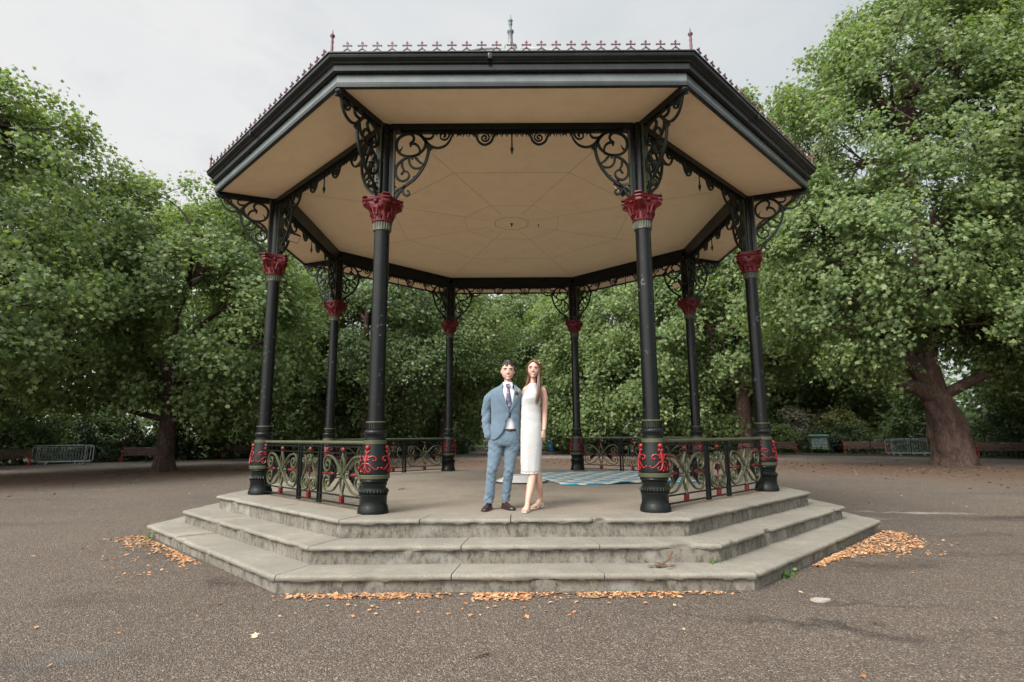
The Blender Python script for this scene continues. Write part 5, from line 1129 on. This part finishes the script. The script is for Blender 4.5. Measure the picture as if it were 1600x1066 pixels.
# ================================================================ CAMERA, SKY, SUN
cam=bpy.data.cameras.new('camera'); co=bpy.data.objects.new('camera',cam); COL.objects.link(co); SC.camera=co
yaw,pitch,roll=0.001405,0.163984,-0.006384
cam.sensor_width=36; cam.lens=888.67/1600*36; cam.clip_start=.05; cam.clip_end=600
Fv=Vector((math.sin(yaw)*math.cos(pitch),math.cos(yaw)*math.cos(pitch),math.sin(pitch))); Rv=Vector((math.cos(yaw),-math.sin(yaw),0)); Uv=Rv.cross(Fv)
r2=Rv*math.cos(roll)+Uv*math.sin(roll); u2=-Rv*math.sin(roll)+Uv*math.cos(roll)
M=Matrix((r2,u2,-Fv)).transposed().to_4x4(); M.translation=Vector((-.0254,-11.0772,.9015)); co.matrix_world=M
cam.dof.use_dof=True; cam.dof.focus_distance=7.3; cam.dof.aperture_fstop=3.5
W=bpy.data.worlds.new('World'); SC.world=W; W.use_nodes=True; nt=W.node_tree
for n in list(nt.nodes): nt.nodes.remove(n)
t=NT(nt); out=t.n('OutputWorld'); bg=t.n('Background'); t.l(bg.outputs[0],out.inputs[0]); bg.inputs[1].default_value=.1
SUN_EL,SUN_AZ=44,230         # azimuth measured from +x, counter-clockwise: from the left, slightly behind the camera
sky=t.n('TexSky',sky_type='NISHITA'); sky.sun_disc=False; sky.sun_elevation=R_(SUN_EL); sky.sun_rotation=R_(90-SUN_AZ); sky.air_density=1.2; sky.dust_density=2.5
tc=t.n('TexCoord'); sx=t.n('SeparateXYZ'); t.l(tc.outputs['Generated'],sx.inputs[0])
X,Y,Z=sx.outputs
# overcast layer: whiter to the left, greyer to the right, soft cloud bands, brighter overhead
mp=t.n('Mapping'); mp.inputs['Scale'].default_value=(1,1,2.2); t.l(tc.outputs['Generated'],mp.inputs[0])
cl=t.noise(1.9,5,.55,mp.outputs[0],.3); cl2=t.noise(5.5,4,.6,mp.outputs[0],.6)
lr=t.mapr(t.math('ADD',X,t.math('MULTIPLY',t.math('SUBTRACT',cl,.5),.9)),-.30,.62)
base=t.mix(lr,(6.5,6.42,6.32,1),(4.6,4.95,5.1,1))
base=t.mix(t.math('MULTIPLY',t.mapr(cl,.40,.60),t.mapr(Z,.38,.62,0,.45)),base,(5.0,5.35,5.5,1))
base=t.mix(t.mapr(cl2,.50,.70,0,.22),base,(3.9,4.2,4.4,1))
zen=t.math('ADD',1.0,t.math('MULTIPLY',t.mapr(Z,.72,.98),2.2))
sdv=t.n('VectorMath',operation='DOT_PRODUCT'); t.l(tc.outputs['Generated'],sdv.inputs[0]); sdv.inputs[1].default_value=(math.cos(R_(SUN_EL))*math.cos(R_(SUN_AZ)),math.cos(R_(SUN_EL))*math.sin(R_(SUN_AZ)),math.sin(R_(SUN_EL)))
zen=t.math('ADD',zen,t.mapr(sdv.outputs['Value'],.42,.98,0,4.0))   # unseen cloud glow added round the veiled sun, behind the camera, to light foliage
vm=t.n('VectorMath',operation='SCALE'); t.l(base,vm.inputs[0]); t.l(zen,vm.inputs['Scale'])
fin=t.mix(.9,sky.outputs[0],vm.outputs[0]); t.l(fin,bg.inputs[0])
sl=bpy.data.lights.new('sun','SUN'); sl.energy=3.0; sl.angle=R_(24); sl.color=(1,.96,.90); so=bpy.data.objects.new('sun',sl); COL.objects.link(so)
d=-Vector((math.cos(R_(SUN_EL))*math.cos(R_(SUN_AZ)),math.cos(R_(SUN_EL))*math.sin(R_(SUN_AZ)),math.sin(R_(SUN_EL)))); so.rotation_euler=d.to_track_quat('-Z','Y').to_euler(); so.location=(-20,-20,30)
vs=SC.view_settings; SC.display_settings.display_device='sRGB'; vs.view_transform='Standard'; vs.look='None'; vs.exposure=.5; vs.gamma=1
SC.cycles.max_bounces=8; SC.cycles.diffuse_bounces=4; SC.cycles.glossy_bounces=3; SC.cycles.transmission_bounces=4; SC.cycles.transparent_max_bounces=4
SC.cycles.use_denoising=True
